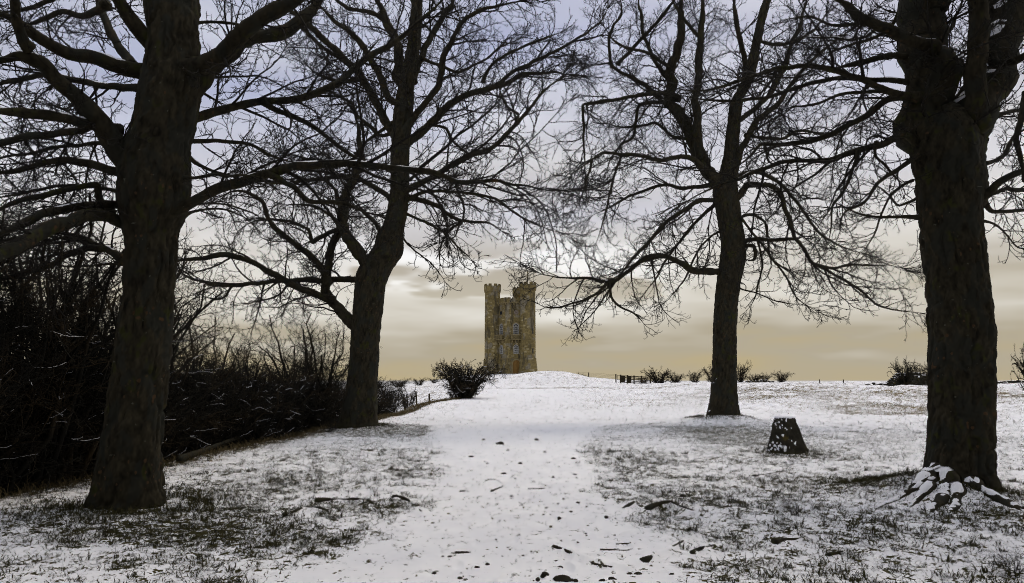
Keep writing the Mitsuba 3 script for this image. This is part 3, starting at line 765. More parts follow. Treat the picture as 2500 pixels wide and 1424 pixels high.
# wall joints where a turret meets the core face, and the face frames
F_LEFT = (math.radians(-50), TH[0], corner[0])
F_RIGHT = (math.radians(10), corner[0], TH[1])


def face_frame(face):
    nth, a, b = face
    hx = {round(t, 4): p for t, p in zip(sorted(TH + corner), hexa())}
    A, B = hx[round(a, 4)], hx[round(b, 4)]
    d = (B - A) / np.linalg.norm(B - A)
    nrm = np.array([d[1], -d[0]])
    if nrm @ (A + B) < 0:
        nrm = -nrm
    return A, d, nrm, np.linalg.norm(B - A)


def in_face(face, V, u):
    """(across, out, up) local coordinates to tower coordinates, origin at u along the face."""
    A, d, nrm, L = face_frame(face)
    V = np.asarray(V, float)
    xy = (A + d * u) + V[:, :1] * d + V[:, 1:2] * nrm
    return np.c_[xy, V[:, 2]]


def slab(outline, y0, y1):
    """A shapely outline in (across, up) made a solid from depth y0 to y1."""
    m = trimesh.creation.extrude_polygon(outline, y1 - y0)
    V = np.asarray(m.vertices)
    return np.c_[V[:, 0], V[:, 2] + y0, V[:, 1]], np.asarray(m.faces)


from shapely.geometry import Polygon, box as sbox
from shapely.ops import unary_union


def arch(w, z0, z1):
    a = np.linspace(0, np.pi, 15)
    return Polygon([(-w / 2, z0)] + [(w / 2, z0)] + [(w / 2 * math.cos(t), z1 - w / 2 + w / 2 * math.sin(t)) for t in a])


def fput(name, face, u, mesh, mat, parent, label=None):
    V, Fa = mesh
    m = trimesh.Trimesh(in_face(face, V, u), Fa, process=False)
    trimesh.repair.fix_normals(m)
    return uvput(name, m, parent, mat, label)


def window(face, u, w, z0, z1, bars, surround=True, square=False):
    o = arch(w, z0, z1)
    k = fput('window', face, u, slab(o, .012, .03), 'm_pane', tower)
    fr = o.difference(arch(w - .20, z0 + .10, z1 - .10))
    fput('frame', face, u, slab(fr, .02, .10), 'm_white', k)
    b = []
    mid = z1 - w / 2
    for t in range(1, bars):
        b.append(sbox(-w / 2 + w * t / bars - .028, z0, -w / 2 + w * t / bars + .028, mid))
    rows = max(2, int(round((mid - z0) / .42)))
    for t in range(1, rows + 1):
        z = z0 + (mid - z0) * t / rows
        b.append(sbox(-w / 2, z - .026, w / 2, z + .026))
    b.append(sbox(-.03, mid, .03, z1))
    for sgn in (-1, 1):
        b.append(Polygon([(0, mid), (sgn * .03, mid), (sgn * w * .4, mid + w * .42), (sgn * (w * .4 - .06), mid + w * .42)]))
    if square:
        q = sbox(-w * .27, z0 + .35, w * .27, z0 + 1.05)
        b.append(q.difference(q.buffer(-.08)))
    gb = unary_union(b).intersection(arch(w - .14, z0 + .06, z1 - .06))
    fput('glazing_bars', face, u, join_slab(gb, .03, .06), 'm_white', k)
    if surround:
        s = arch(w + .62, z0 - .1, z1 + .31).difference(arch(w + .02, z0 - .2, z1 + .01))
        fput('surround', face, u, slab(s, -.02, .16), 'm_trim', k)
    return k


def join_slab(g, y0, y1):
    gs = getattr(g, 'geoms', [g])
    return merge([slab(p, y0, y1) for p in gs if p.area > 1e-4])


LL, LR = face_frame(F_LEFT)[3], face_frame(F_RIGHT)[3]
uL, uR = LL * .575, LR * .475
window(F_RIGHT, uR, 1.30, 8.45, 10.95, 4)
window(F_LEFT, uL, 1.30, 8.45, 10.95, 4)
window(F_RIGHT, uR, 1.08, 4.25, 6.25, 4, surround=False, square=True)
window(F_LEFT, uL, 1.08, 4.25, 6.25, 3, surround=False)
for face, u in ((F_RIGHT, uR + .05), (F_LEFT, uL - .1)):
    bk = fput('balcony', face, u, slab(sbox(-1.28, 7.28, 1.28, 7.46), -.05, 1.05), 'm_trim', tower)
    for x in (-.95, -.32, .32, .95):
        fput('corbel', face, u, slab(Polygon([(x - .1, 6.72), (x + .1, 6.72), (x + .1, 7.27), (x - .1, 7.27)]), -.05, .62), 'm_trim', bk)
    fput('rail', face, u, slab(sbox(-1.28, 8.28, 1.28, 8.46), .85, 1.05), 'm_trim', bk)
    for x in (-1.18, 1.18):
        fput('pillar', face, u, slab(sbox(x - .1, 7.47, x + .1, 8.27), .84, 1.04), 'm_trim', bk)
        fput('rail', face, u, slab(sbox(x - .09, 8.28, x + .09, 8.45), -.02, .84), 'm_trim', bk)
    for x in np.linspace(-.9, .9, 8):
        fput('baluster', face, u, slab(sbox(x - .045, 7.47, x + .045, 8.27), .9, .99), 'm_trim', bk)
# round openings: one dark and glazed on the left face, one blind disc on the right
from shapely.geometry import Point
disc = Point(0, 13.35).buffer(.46)
oc = fput('round_window', F_LEFT, uL * .93, slab(disc, .012, .05), 'm_pane', tower, label='small round window with blue grey glass')
fput('surround', F_LEFT, uL * .93, slab(Point(0, 13.35).buffer(.66).difference(disc), -.02, .09), 'm_trim', oc)
diffuse('m_roundel', (.17, .14, .115))
oc = fput('roundel', F_RIGHT, uR + .08, slab(Point(0, 13.4).buffer(.52), -.02, .05), 'm_roundel', tower, label='blind round stone disc')
# door
dk = fput('door', F_RIGHT, uR - .02, slab(arch(1.62, -.4, 2.86), .30, .56), 'm_door', tower, label='arched brown wooden door of upright boards')
fput('surround', F_RIGHT, uR - .02, slab(arch(2.25, -.4, 3.18).difference(arch(1.64, -.6, 2.87)), -.05, .72), 'm_trim', dk)
# slit windows on the right turret, flagpole, doorway on the back turret
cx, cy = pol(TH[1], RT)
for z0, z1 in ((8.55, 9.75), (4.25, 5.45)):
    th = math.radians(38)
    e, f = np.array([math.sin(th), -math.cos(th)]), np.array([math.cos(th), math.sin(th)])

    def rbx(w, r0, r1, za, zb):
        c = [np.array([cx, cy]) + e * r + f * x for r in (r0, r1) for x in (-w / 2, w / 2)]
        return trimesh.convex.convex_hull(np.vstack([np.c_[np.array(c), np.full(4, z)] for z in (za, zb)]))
    k = uvput('slit_window', rbx(.36, TR - .2, TR + .012, z0, z1), tower, 'm_pane')  # flat dark panel, its colour standing in for the shade of a recess
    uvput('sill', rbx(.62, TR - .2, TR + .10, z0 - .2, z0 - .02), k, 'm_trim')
m = trimesh.creation.cylinder(.10, 3.6, sections=8)
m.apply_translation([cx - .05, cy, 20.7])
fp = uvput('flagpole', m, tower, 'm_trim')
bx_, by_ = pol(TH[2], RT)
uvput('roof_door', trimesh.Trimesh(*(lambda b: (b.vertices, b.faces))(box(bx_ - .55, bx_ + .5, by_ - TR - .04, by_ - TR + .3, 16.4, 17.9))), tower, 'm_door')

# ------------------------------------------------------------------ shrubs: a few kinds, each copied as its own thing
rough('m_shrub', lambda p, n, uv: mix((.010, .009, .006), (.038, .027, .014), smoothstep(.45, .75, fbm(p.x * 1.7, p.y * 1.7, p.z * 1.7, 3))), .85, .15)


def shrub_kind(key, seed, height, spread, stems, twig, dens, snowy=0.0, mat='m_shrub', arching=.1, orders=4, low_=0.15):
    rng = np.random.default_rng(seed)
    N = 9
    a = rng.uniform(0, 2 * np.pi, stems)
    d = np.stack([np.cos(a), np.sin(a), np.zeros(stems)], -1)
    hgt = height * rng.uniform(.6, 1.0, stems)
    lean = spread * rng.uniform(.15, 1.0, stems)
    t = np.linspace(0, 1, N)
    P = np.zeros((stems, N, 3))
    P += (d * rng.uniform(.02, .22, (stems, 1)) * spread)[:, None]
    P += d[:, None] * (lean[:, None] * t ** 1.3)[:, :, None]
    P[:, :, 2] += hgt[:, None] * (t - arching * t ** 3) - .15
    wob = np.cumsum(rng.normal(0, .045 * height / 3, (stems, N, 3)), axis=1)
    P += wob
    r0 = height * .0105 * rng.uniform(.6, 1.3, stems)
    R = r0[:, None] * (1 - .8 * t) + twig
    g1 = grow(rng, P, R, .26 / dens, .38, .4, 1.5, N=6, ang=(35, 75), wob=.32, up=.06, t0=low_, thick=.6, tip=twig * 1.3, ratio=.011)
    g2 = grow(rng, *g1, .15 / dens, .5, .2, .7, N=5, ang=(35, 75), wob=.36, up=.06, t0=.12, thick=.75, tip=twig * 1.1, ratio=.011)
    g3 = grow(rng, *g2, .10 / dens, .5, .09, .32, N=3, ang=(35, 75), wob=.36, up=.08, t0=.15, thick=.85, tip=twig, ratio=.011)
    parts = [tubes(*g1, 3), tubes(*g2, 3), tubes(*g3, 3)]
    group = {'type': 'shapegroup', 'stems': mikit.ply(tubes(P, R, 5), mat, smooth=True), 'twigs': mikit.ply(merge(parts), mat, smooth=True)}
    if snowy:
        sel = [g[0][rng.random(len(g[0])) < snowy] for g in (g1, g2)]
        rs = [np.full(s.shape[:2], twig * 1.05) for s in sel]
        sn = []
        for s, r in zip(sel, rs):
            flat = np.abs(unit(s[:, -1] - s[:, 0])[:, 2]) < .55
            low2 = s[:, 0, 2] < height * .62
            s, r = s[flat & low2], r[flat & low2]
            if len(s):
                sn.append(tubes(s + [0, 0, twig * 1.5], r, 3))
        if sn:
            group['snow'] = mikit.ply(merge(sn), 'm_snow', smooth=True)
    scene[key] = group


def shrub(kind, name, x, y, s, sz, rot, label, group=None, z=None):
    key = thing(name, label, 'shrub', group)
    z = float(H(x, y)) if z is None else z
    scene[key] = {'type': 'instance', 'group': {'type': 'ref', 'id': kind}, 'to_world': T().translate([float(x), float(y), z]).rotate([0, 0, 1], float(rot)).scale([float(s), float(s), float(sz)])}
    return key


shrub_kind('kind_tall', 51, 5.2, 2.2, 26, .0044, .85, snowy=.06, low_=.1)
shrub_kind('kind_hedge', 52, 3.9, 2.0, 46, .0044, 1.0, snowy=.10, low_=.03, arching=.22)
shrub_kind('kind_hedge_b', 53, 3.8, 1.9, 44, .0044, 1.0, snowy=.10, low_=.03, arching=.3)
shrub_kind('kind_airy', 54, 4.8, 1.8, 22, .0046, 1.0, snowy=0, low_=.15)
shrub_kind('kind_round', 55, 3.3, 2.5, 60, .012, .85, snowy=.10, low_=.05, arching=.32)
shrub_kind('kind_far', 56, 3.0, 2.0, 26, .018, .62, low_=.08, arching=.25)
shrub_kind('kind_small', 57, .75, .35, 9, .003, 1.6, low_=.2)

shrub_kind('kind_shade_tree', 61, 14, 7.5, 24, .026, .52, low_=.22, arching=.12)  # tree crowns out of view, added to shade the foreground snow
for (ax, ay, ar) in ((4.6, -1.2, 20), (-4.4, -2.0, 140), (11.5, 1.5, 250), (-11.5, 0.5, 300)):
    key = thing('bare_tree', 'unseen bare tree added out of view to shade the foreground', 'tree', 'unseen trees added for shade')
    scene[key] = {'type': 'instance', 'group': {'type': 'ref', 'id': 'kind_shade_tree'}, 'to_world': T().translate([ax, ay, float(H0(ax, ay))]).rotate([0, 0, 1], ar)}
rng = np.random.default_rng(77)
HEDGE = 'bare dark hawthorn shrub in the tangled snow dusted hedge left of the path'
for k, (y, off, s, sz) in enumerate([(8.6, 1.5, .9, .92), (9.9, 1.7, .9, .85), (11.2, 1.6, .85, .78), (12.6, 1.5, .85, .80), (14.0, 1.6, .9, .82), (15.4, 1.6, .95, .86), (17.0, 1.6, .95, .88), (18.6, 1.6, 1.0, .92), (20.3, 1.6, .95, .95), (22.0, 1.7, 1.0, .95), (24.0, 1.6, 1.0, .9), (26.0, 1.8, 1.0, .85),
                                     (7.4, 2.2, .9, 1.0), (28.5, 1.8, 1.1, .85), (31.5, 1.8, 1.1, .8), (35, 1.9, 1.1, .75), (39, 2.0, 1.1, .7)]):
    e = float(np.interp(y, _edge_y, _edge_x))
    shrub(('kind_hedge', 'kind_hedge_b')[k % 2], 'hedge_shrub', e - off * s + rng.uniform(-.2, .2), y, s, sz, rng.uniform(0, 360), HEDGE, 'hedge shrubs along the bank')
    if y < 33:
        shrub(('kind_hedge_b', 'kind_hedge')[k % 2], 'hedge_shrub', e - off * s - 2.2 + rng.uniform(-.3, .3), y + .8, s * 1.1, sz * (1.22 if y > 13 else .82), rng.uniform(0, 360), HEDGE, 'hedge shrubs along the bank')
for k, (px, Y, s, sz) in enumerate([(70, 11.2, 1.0, .98), (165, 12.0, 1.0, 1.05), (235, 12.8, .95, 1.0), (-60, 10.2, 1.0, 1.0), (20, 13.5, 1.1, 1.0), (300, 14.5, .9, .9)]):
    x = (px - 1250) / F_PX * Y
    shrub('kind_tall', 'hawthorn_shrub', x, Y, s, sz, rng.uniform(0, 360), 'tall bare many stemmed thorn shrub standing behind the leftmost hedge', 'tall thorn shrubs at the far left')
for k, (px, Y, s, sz, lab) in enumerate([(470, 17.5, 1.0, .98, 'slender bare shrub rising above the hedge just right of the nearest left trunk'), (770, 25.5, 1.15, 1.12, 'airy many stemmed shrub with pale twigs beside the forked tree')]):
    x = (px - 1250) / F_PX * Y
    shrub('kind_airy', 'hedge_sapling', x, Y, s, sz, rng.uniform(0, 360), lab)
# the round thorn bush before the tower
p = gp(1128, 975)
shrub('kind_round', 'thorn_bush', p[0], p[1] + 1.5, 1.12, 1.18, 40, 'round dark thorn bush on the slope just left of the tower')
# bushes and trees farther off
for (px, py0, py1, Y, w, lab, grp) in [
    (955, 1000, 925, 52, 62, 'bushy scrub in the hollow right of the forked tree', 'scrub in the hollow'), (1000, 992, 928, 56, 50, 'bushy scrub in the hollow right of the forked tree', 'scrub in the hollow'), (925, 1005, 930, 48, 60, 'bushy scrub in the hollow right of the forked tree', 'scrub in the hollow'),
    (975, 940, 921, 110, 60, 'low dark scrub on the skyline left of the thorn bush', 'skyline scrub'), (1025, 938, 920, 116, 40, 'low dark scrub on the skyline left of the thorn bush', 'skyline scrub'), (930, 945, 922, 112, 40, 'low dark scrub on the skyline left of the thorn bush', 'skyline scrub'), (1062, 934, 921, 125, 30, 'low dark scrub on the skyline left of the thorn bush', 'skyline scrub'),
    (1605, 934, 893, 118, 78, 'broad dark bush beside the right end of the wooden gate', None), (1645, 934, 906, 120, 50, 'lower dark bush leaning right of the broad bush by the gate', None), (1568, 936, 914, 112, 30, 'small bush against the end of the wooden gate', None), (1692, 930, 899, 124, 38, 'small round bush standing alone between gate and dark tree', None),
    (1735, 924, 882, 128, 44, 'windswept bush showing left of the straight trunk', None), (1803, 922, 878, 128, 46, 'windswept bush showing right of the straight trunk', None), (1838, 926, 908, 126, 50, 'low dark scrub along the skyline right of the straight trunk', 'scrub on the right skyline'), (1862, 926, 910, 126, 30, 'low dark scrub along the skyline right of the straight trunk', 'scrub on the right skyline'),
    (1903, 926, 902, 120, 46, 'spiky bush at the right end of the skyline scrub', None), (2505, 938, 832, 46, 62, 'reddish bush cut by the right edge of the picture', None), (1415, 912, 907, 104, 22, 'tiny bush on the ridge right of the knoll', None),
    (2200, 925, 866, 68, 60, 'thorny bush growing over the tumbled stone wall', None), (2240, 928, 876, 69, 50, 'second bush over the stone wall beside the thick trunk', None), (1105, 990, 960, 49, 20, 'small scrub at the foot of the thorn bush', None)]:
    x = (px - 1250) / F_PX * Y
    h = (py0 - py1) / F_PX * Y
    s = (w / F_PX * Y) / 3.6
    zb = float(at(px, py0, Y)[2])
    zg = float(H(x, Y))
    top = float(at(px, py1, Y)[2])
    shrub('kind_far', 'field_bush', x, Y, s, max(top - zg, .8) / 2.75, rng.uniform(0, 360), lab, grp, z=zg)
for (px, py, s, lab) in [(1425, 1213, 0, ''), ]:
    pass
p = gp(812, 1052)
shrub('kind_small', 'dead_weed', p[0], p[1], 1.0, .9, 10, 'tuft of dead weed stems at the foot of the forked tree')
p = gp(2455, 1395)
shrub('kind_small', 'dead_weed', p[0] + .05, p[1], .4, .30, 80, 'bare weed stem in the bottom right corner')
p = gp(1938, 1270)
shrub('kind_small', 'dead_weed', p[0], p[1], .3, .35, 50, 'short dry stalk in the snow below the marker stone')

# ------------------------------------------------------------------ marker stone, walls, gate, fences
def stone_dark(p, n, uv):
    f = fbm(p.x * 9, p.y * 9, p.z * 9, 4)
    b = mix((.010, .010, .008), (.050, .045, .032), f)
    b = mix(b, (.075, .060, .022), smoothstep(.62, .72, fbm(p.x * 5 + 4, p.y * 5, p.z * 5, 3)))
    return mix(b, (.13, .13, .12), smoothstep(.80, .84, fbm(p.x * 14, p.y * 14, p.z * 14 + 8, 2)))


diffuse('m_rock', stone_dark)
M = gp(1922, 1105)
Ym = M[1] + .42
x0, x1, xa, xb = [float(at(px, 1090, Ym)[0]) for px in (1872, 1976, 1890, 1946)]
zt, zb = float(at(1920, 1019, Ym)[2]), float(M[2])


def chamfered(cx, cy, w, d, c, z, rot):
    pts = np.array([(-w, -d + c), (-w + c, -d), (w - c, -d), (w, -d + c), (w, d - c), (w - c, d), (-w + c, d), (-w, d - c)])
    r = np.array([[math.cos(rot), -math.sin(rot)], [math.sin(rot), math.cos(rot)]])
    return np.c_[pts @ r.T + [cx, cy], np.full(8, z)]


mid, wb, wt = (x0 + x1) / 2, (x1 - x0) / 2 / 1.17, (xb - xa) / 2 / 1.40
hull = trimesh.convex.convex_hull(np.vstack([chamfered(mid, Ym, wb, wb * .95, .10, zb - .25, .42), chamfered((xa + xb) / 2, Ym, wt, wt * .95, .05, zt - .015, .42), chamfered((xa + xb) / 2, Ym, wt * .9, wt * .85, .05, zt, .42)]))
hull = hull.subdivide_to_size(.06)
V, Fa = np.array(hull.vertices), np.array(hull.faces)
N = vnormals(V, Fa)
V = V + N * ((meshkit.fbm(V * 7, 4, 4) - .5) * .07 + (meshkit.fbm(V * 22, 2, 8) - .5) * .02)[:, None]
capm = trimesh.convex.convex_hull(np.vstack([chamfered((xa + xb) / 2, Ym, wt * 1.0, wt * .95, .06, zt - .02, .42), chamfered((xa + xb) / 2, Ym, wt * .93, wt * .9, .06, zt + .025, .42), chamfered((xa + xb) / 2, Ym, wt * .55, wt * .55, .08, zt + .05, .42)])).subdivide_to_size(.05)
cv = np.array(capm.vertices)
cv = cv + vnormals(cv, np.array(capm.faces)) * ((meshkit.fbm(cv * 8, 3, 2) - .5) * .04)[:, None]
ms = thing('marker_stone', 'squat tapered dark boundary stone capped and flecked with snow', 'stone')
put('block', (V, Fa), 'm_rock', ms, smooth=40)
put('snow_cap', (cv, np.array(capm.faces)), 'm_snow', ms, smooth=True, label='white cap of snow')
sn = snow_on(V, Fa, .80, freq=17, lean=(-.36, -.16, 1.0), thick=.012, seed=12, sharp=5, gain=.92, nw=2.2)
if sn is not None:
    put('snow', sn, 'm_snow', ms, stuff=True, smooth=True, label='white snow cap and windblown flecks')


def timber_color(p, n, uv):
    return mix((.018, .015, .010), (.060, .048, .030), fbm(p.x * 9, p.y * 9, p.z * 6, 3))


diffuse('m_timber', timber_color)


def bar(a, b, w, t):
    """A squared timber from a to b: w tall, t thick."""
    a, b = np.array(a, float), np.array(b, float)
    L = np.linalg.norm(b - a)
    m = trimesh.creation.box(extents=[L, t, w])
    x = (b - a) / L
    y = unit(np.cross([0, 0, 1], x)) if abs(x[2]) < .95 else np.array([0, 1.0, 0])
    m.apply_transform(np.vstack([np.c_[x, y, np.cross(x, y), (a + b) / 2], [0, 0, 0, 1]]))
    return m


def post(px, py0, py1, Y, w=.10, zoff=-.3, lean=0):
    a, b = at(px, py0, Y), at(px + lean, py1, Y)
    a[2] = min(a[2], float(H(a[0], a[1])) + .02) + zoff
    m = trimesh.creation.cylinder(w / 2, 1, sections=8)
    d = b - a
    m.apply_scale([1, 1, np.linalg.norm(d)])
    m.apply_transform(trimesh.geometry.align_vectors([0, 0, 1], unit(d)))
    m.apply_translation((a + b) / 2)
    return m


YG = 106.
gate = thing('field_gate', 'dark wooden five barred field gate and rails at the foot of the knoll', 'gate')
for px in (1515, 1532, 1548, 1566, 1588):
    put('post', post(px, 938, 915 + (px - 1515) * .055, YG, .22), 'm_timber', gate)
for k in range(5):
    a, b = at(1514, 917.6 + k * 3.9, YG - .16), at(1590, 921.5 + k * 3.9, YG - .16)
    put('rail', bar(a, b, .13, .05), 'm_timber', gate)
put('board_panel', bar(at(1516, 925, YG + .12), at(1526, 926, YG + .12), .95, .04), 'm_timber', gate)
put('board_panel', bar(at(1533, 926, YG + .12), at(1541, 927, YG + .12), .95, .04), 'm_timber', gate)
hg = thing('hand_gate', 'small thin metal hand gate between tall post and wooden gate', 'gate')
put('rail', bar(at(1507, 916.5, YG), at(1514, 916.5, YG), .06, .05), 'm_timber', hg)
put('rail', bar(at(1507, 927.5, YG), at(1514, 927.5, YG), .06, .05), 'm_timber', hg)
put('upright', bar(at(1507, 928, YG), at(1507, 916, YG), .06, .05), 'm_timber', hg)
lone('fence_post', post(1503.5, 932, 913.3, YG, .20), 'm_timber', 'tall dark post at the left end of the gate, beside the snowy knoll', 'post', 'posts of the hilltop fence', smooth=30)
lone('fence_post', post(1437, 918, 909.5, 108, .16), 'm_timber', 'lone short post on the ridge right of the knoll top', 'post', 'posts of the hilltop fence', smooth=30)
wf = thing('wire_fence', 'thin wire fence strung over the ridge from the knoll to the gate', 'fence')
for k in range(4):
    wa, wb_, wc = at(1410, 910.5 + k * 2.6, 108), at(1437, 910.8 + k * 2.8, 108), at(1503, 915 + k * 3.4, YG)
    put('wire', tubes(np.array([[wa, wb_, wc]]), np.full((1, 3), .012), 3), 'm_timber', wf)
for (px, y0, y1, Y, w, lab) in [(1050.5, 986, 962, 56, .15, 'leaning weathered fence post left of the round thorn bush'), (1019, 981, 956, 60, .12, 'thin dark fence post in the hollow, leftmost beside the scrub'), (2059, 934, 926.5, 84, .12, 'short fence post on the skyline of the right field'), (2000.5, 931, 926.5, 92, .12, 'tiny fence post on the skyline near the straight trunk')]:
    lone('fence_post', post(px, y0, y1, Y, w, lean=-3 if px < 1100 else 0), 'm_timber', lab, 'post', smooth=30)
# slim stakes standing in the hedge
for (px, y0, y1, lab) in [(528, 1092, 1020, 'pale slim stake at the hedge foot near the fallen branch'), (720, 1052, 1022, 'slim pale stake leaning at the hedge foot before the forked tree')]:
    g = gp(px, y0 + 3)
    lone('stake', post(px, y0, y1, g[1] - .25, .05, lean=-4), 'm_trim', lab, 'stake', smooth=30)


def wall_run(name, pxs, Y0, Y1, tops, bases, label, seed, size=.26):
    """A tumbled dry stone wall: courses of uneven stones over a rubble heart."""
    rng = np.random.default_rng(seed)
    key = thing(name, label, 'wall')
    out = []
    X = np.linspace(pxs[0], pxs[-1], 200)
    xs = (X - 1250) / F_PX * np.interp(X, [pxs[0], pxs[-1]], [Y0, Y1])
    L = xs[-1] - xs[0]
    for course in range(9):
        u = 0
        while u < L:
            w = size * rng.uniform(.7, 1.9)
            px = np.interp(u, xs - xs[0], X)
            Y = np.interp(px, [pxs[0], pxs[-1]], [Y0, Y1])
            base = float(H(xs[0] + u, Y)) - .05
            top = base + (np.interp(px, pxs, bases) - np.interp(px, pxs, tops)) / F_PX * Y
            z = base + course * size * .62
            if z + size * .2 < top:
                m = trimesh.creation.icosphere(subdivisions=1) if course > 0 and z + size > top else trimesh.creation.box(extents=[1.7, 1.7, 1.7])
                v = np.asarray(m.vertices) + rng.normal(0, .10, m.vertices.shape)
                v = v * [w * .55, size * rng.uniform(.6, .9), size * .36]
                out.append((v + [xs[0] + u + w / 2, Y + rng.normal(0, .05), z + size * .3], np.asarray(m.faces)))
            u += w * 1.02
    put('stones', merge(out), 'm_rock', key, stuff=True)
    sn = snow_on(*merge(out), .95, freq=5, thick=.05, seed=seed, sharp=3)
    if sn is not None:
        put('snow', sn, 'm_snow', key, stuff=True)
    return key


wall_run('stone_wall', [2150, 2165, 2180, 2230, 2275], 68, 69, [932, 921, 913, 913, 916], [941, 943, 944, 945, 945], 'ruined dark dry stone wall under thorn bushes, left of the thick trunk', 3)
wall_run('stone_wall', [2105, 2125, 2150], 70, 68.5, [938, 934, 937], [940, 941, 942], 'low heap of fallen stones left of the ruined wall', 4)
wall_run('stone_wall', [2425, 2460, 2520], 71, 70, [934, 931, 929], [940, 938, 938], 'low tumbled stone wall at the right edge of the picture', 5)
wall_run('stone_wall', [1815, 1850, 1880], 124, 124, [922, 920, 921], [926, 927, 927], 'dark length of stone wall on the skyline right of the straight trunk', 6, .34)

# ------------------------------------------------------------------ fallen branch, roots, sticks and stones


def strand(pxs, r0, r1, lift, seed, kinds='m_bark', ymin=3.0, sides=8):
    """A root or stick lying along the ground under the traced pixels."""
    P = np.array([gp(*q) for q in trace(pxs)])
    P[:, 2] = H(P[:, 0], P[:, 1]) + lift
    R = np.linspace(r0, r1, len(P))
    V, Fa, p, r = limb_mesh(P, R, sides, seed, amp=.02, knob=.9)
    return V, Fa


fb = thing('fallen_branch', 'snow topped fallen branch lying along the foot of the hedge', 'branch')
q = strand('440,1126 470,1116 500,1100 530,1085 562,1079', .055, .03, .07, 4)
put('limb', q, 'm_bark', fb, smooth=True)
sn = snow_on(*q, .95, freq=6, thick=.016, seed=2)
if sn is not None:
    put('snow', sn, 'm_snow', fb, stuff=True, smooth=True)
for k, ((pxs, r0, r1, lift, lab), pts) in enumerate(zip(ROOTS, ROOT_XY)):
    P = np.c_[pts, np.zeros(len(pts))]
    P[:, :2] += unit(-P[:, :2]) * .04
    P[:, 2] = H(P[:, 0], P[:, 1]) + lift
    V, Fa, p, r = limb_mesh(P, np.linspace(r0, r1, len(P)), 8, 30 + k, amp=.03, knob=1.3)
    lone('tree_root', (V, Fa), 'm_bark', lab, 'root', smooth=True)
for k, (pxs, r, lab) in enumerate([
    ('1201,1208 1215,1202 1229,1197', .024, 'short thick dark stick lying aslant in the middle of the path'), ('1290,1203 1310,1202 1332,1200', .012, 'thin dark stick lying level right of the middle of the path'), ('1124,1206 1132,1205 1141,1206', .016, 'small dark bark piece at the left of the path'),
    ('1466,1198 1464,1208 1470,1217 1483,1223', .009, 'hooked thin twig at the right edge of the path'), ('1467,1347 1495,1345 1520,1345 1545,1339', .016, 'dark straight stick lying right of the curved root'), ('1505,1330 1525,1329 1540,1327', .012, 'short dark stick above the straight stick in the right foreground'),
    ('1112,1353 1130,1352 1147,1351', .014, 'short dark stick beside pebbles in the left foreground of the path'), ('2030,1118 2060,1132 2095,1136', .008, 'thin fallen twig in the snow right of the marker stone'), ('1185,1184 1200,1179 1222,1187', .012, 'low dark twig edge in the centre of the path')]):
    lone('stick', strand(pxs, r * .8, r * .45, r * .3, 60 + k, sides=6), 'm_bark', lab, 'stick', smooth=True)

rng = np.random.default_rng(5)
STONES = [(1222, 1089, .13, 'largest dark stone lying flat at the far middle of the path'), (905, 1104, .07, 'dark stone in the grass right of the forked tree'), (1345, 1288, .030, 'rounded dark stone alone in the middle foreground of the path'), (1366, 1267, .036, 'dark stone with snow at the centre of the trodden patch'), (1330, 1406, .050, 'large dark clod at the bottom middle of the picture'),
          (1372, 1418, .085, 'largest dark clod cut by the bottom edge of the picture'), (1123, 1415, .032, 'dark stone near the bottom edge left of the path middle'), (1480, 1263, .036, 'jagged dark clod at the right edge of the path'), (1230, 1165, .045, 'dark clod on the far half of the path')]
for (px, py, r, lab) in STONES:
    pass
SMALL = [(1327, 1259, .024), (1089, 1294, .016), (1081, 1362, .020), (1098, 1363, .024), (1470, 1420, .030), (1495, 1417, .036), (1411, 1231, .036), (1333, 1241, .028), (1249, 1217, .032), (1503, 1267, .020), (1274, 1234, .030), (1257, 1178, .040), (1350, 1174, .032), (1403, 1164, .034), (1369, 1389, .030),
         (1537, 1402, .026), (1557, 1402, .034), (1501, 1309, .022), (1313, 1416, .030), (1393, 1420, .034), (1405, 1421, .034), (1296, 1396, .012), (1408, 1172, .03), (1376, 1225, .03), (1362, 1233, .028), (1395, 1252, .028), (1432, 1240, .022), (1240, 1105, .06), (1190, 1140, .04), (1105, 1265, .014), (1220, 1272, .014),
         (1297, 1351, .018), (1277, 1360, .018), (1240, 1340, .014), (1190, 1378, .03), (1165, 1388, .03), (1060, 1405, .024), (1640, 1402, .024), (1680, 1405, .02), (1590, 1382, .018), (1330, 1110, .05), (1270, 1140, .05), (1150, 1120, .05), (1400, 1125, .06), (1310, 1075, .07), (1180, 1075, .07)]
for _ in range(34):
    py = rng.uniform(1110, 1420)
    SMALL.append((rng.normal(1270, 120), py, rng.uniform(.008, .018) * (1.6 if py < 1200 else 1)))
for (px, py, r, lab) in STONES + [(a, b, c, None) for a, b, c in SMALL]:
    g = gp(px, py)
    m = trimesh.creation.icosphere(subdivisions=2)
    V = np.asarray(m.vertices)
    V = V * (1 + .9 * (meshkit.fbm(V * 1.3 + rng.uniform(0, 90), 3, 2) - .5))[:, None] * np.array([rng.uniform(.9, 1.6), rng.uniform(.8, 1.1), rng.uniform(.6, .95)]) * r * .62
    c, sn_ = math.cos(rng.uniform(0, 6)), 0
    V = V + [g[0], g[1], float(H(g[0], g[1])) + r * .05]
    lone('path_stone', (V, np.asarray(m.faces)), 'm_rock', lab or 'small dark stone poking through the thin snow of the path', 'stone', None if lab else 'small stones on the path', smooth=35)

# ------------------------------------------------------------------ grass
def grass_color(p, n, uv):
    return mix((.020, .022, .009), (.055, .047, .021), uv.x)


bsdf('m_grass', {'type': 'diffuse', 'reflectance': mikit.proc(grass_color)})
bsdf('m_straw', {'type': 'diffuse', 'reflectance': mikit.proc(lambda p, n, uv: mix((.050, .040, .020), (.13, .10, .052), uv.x))})


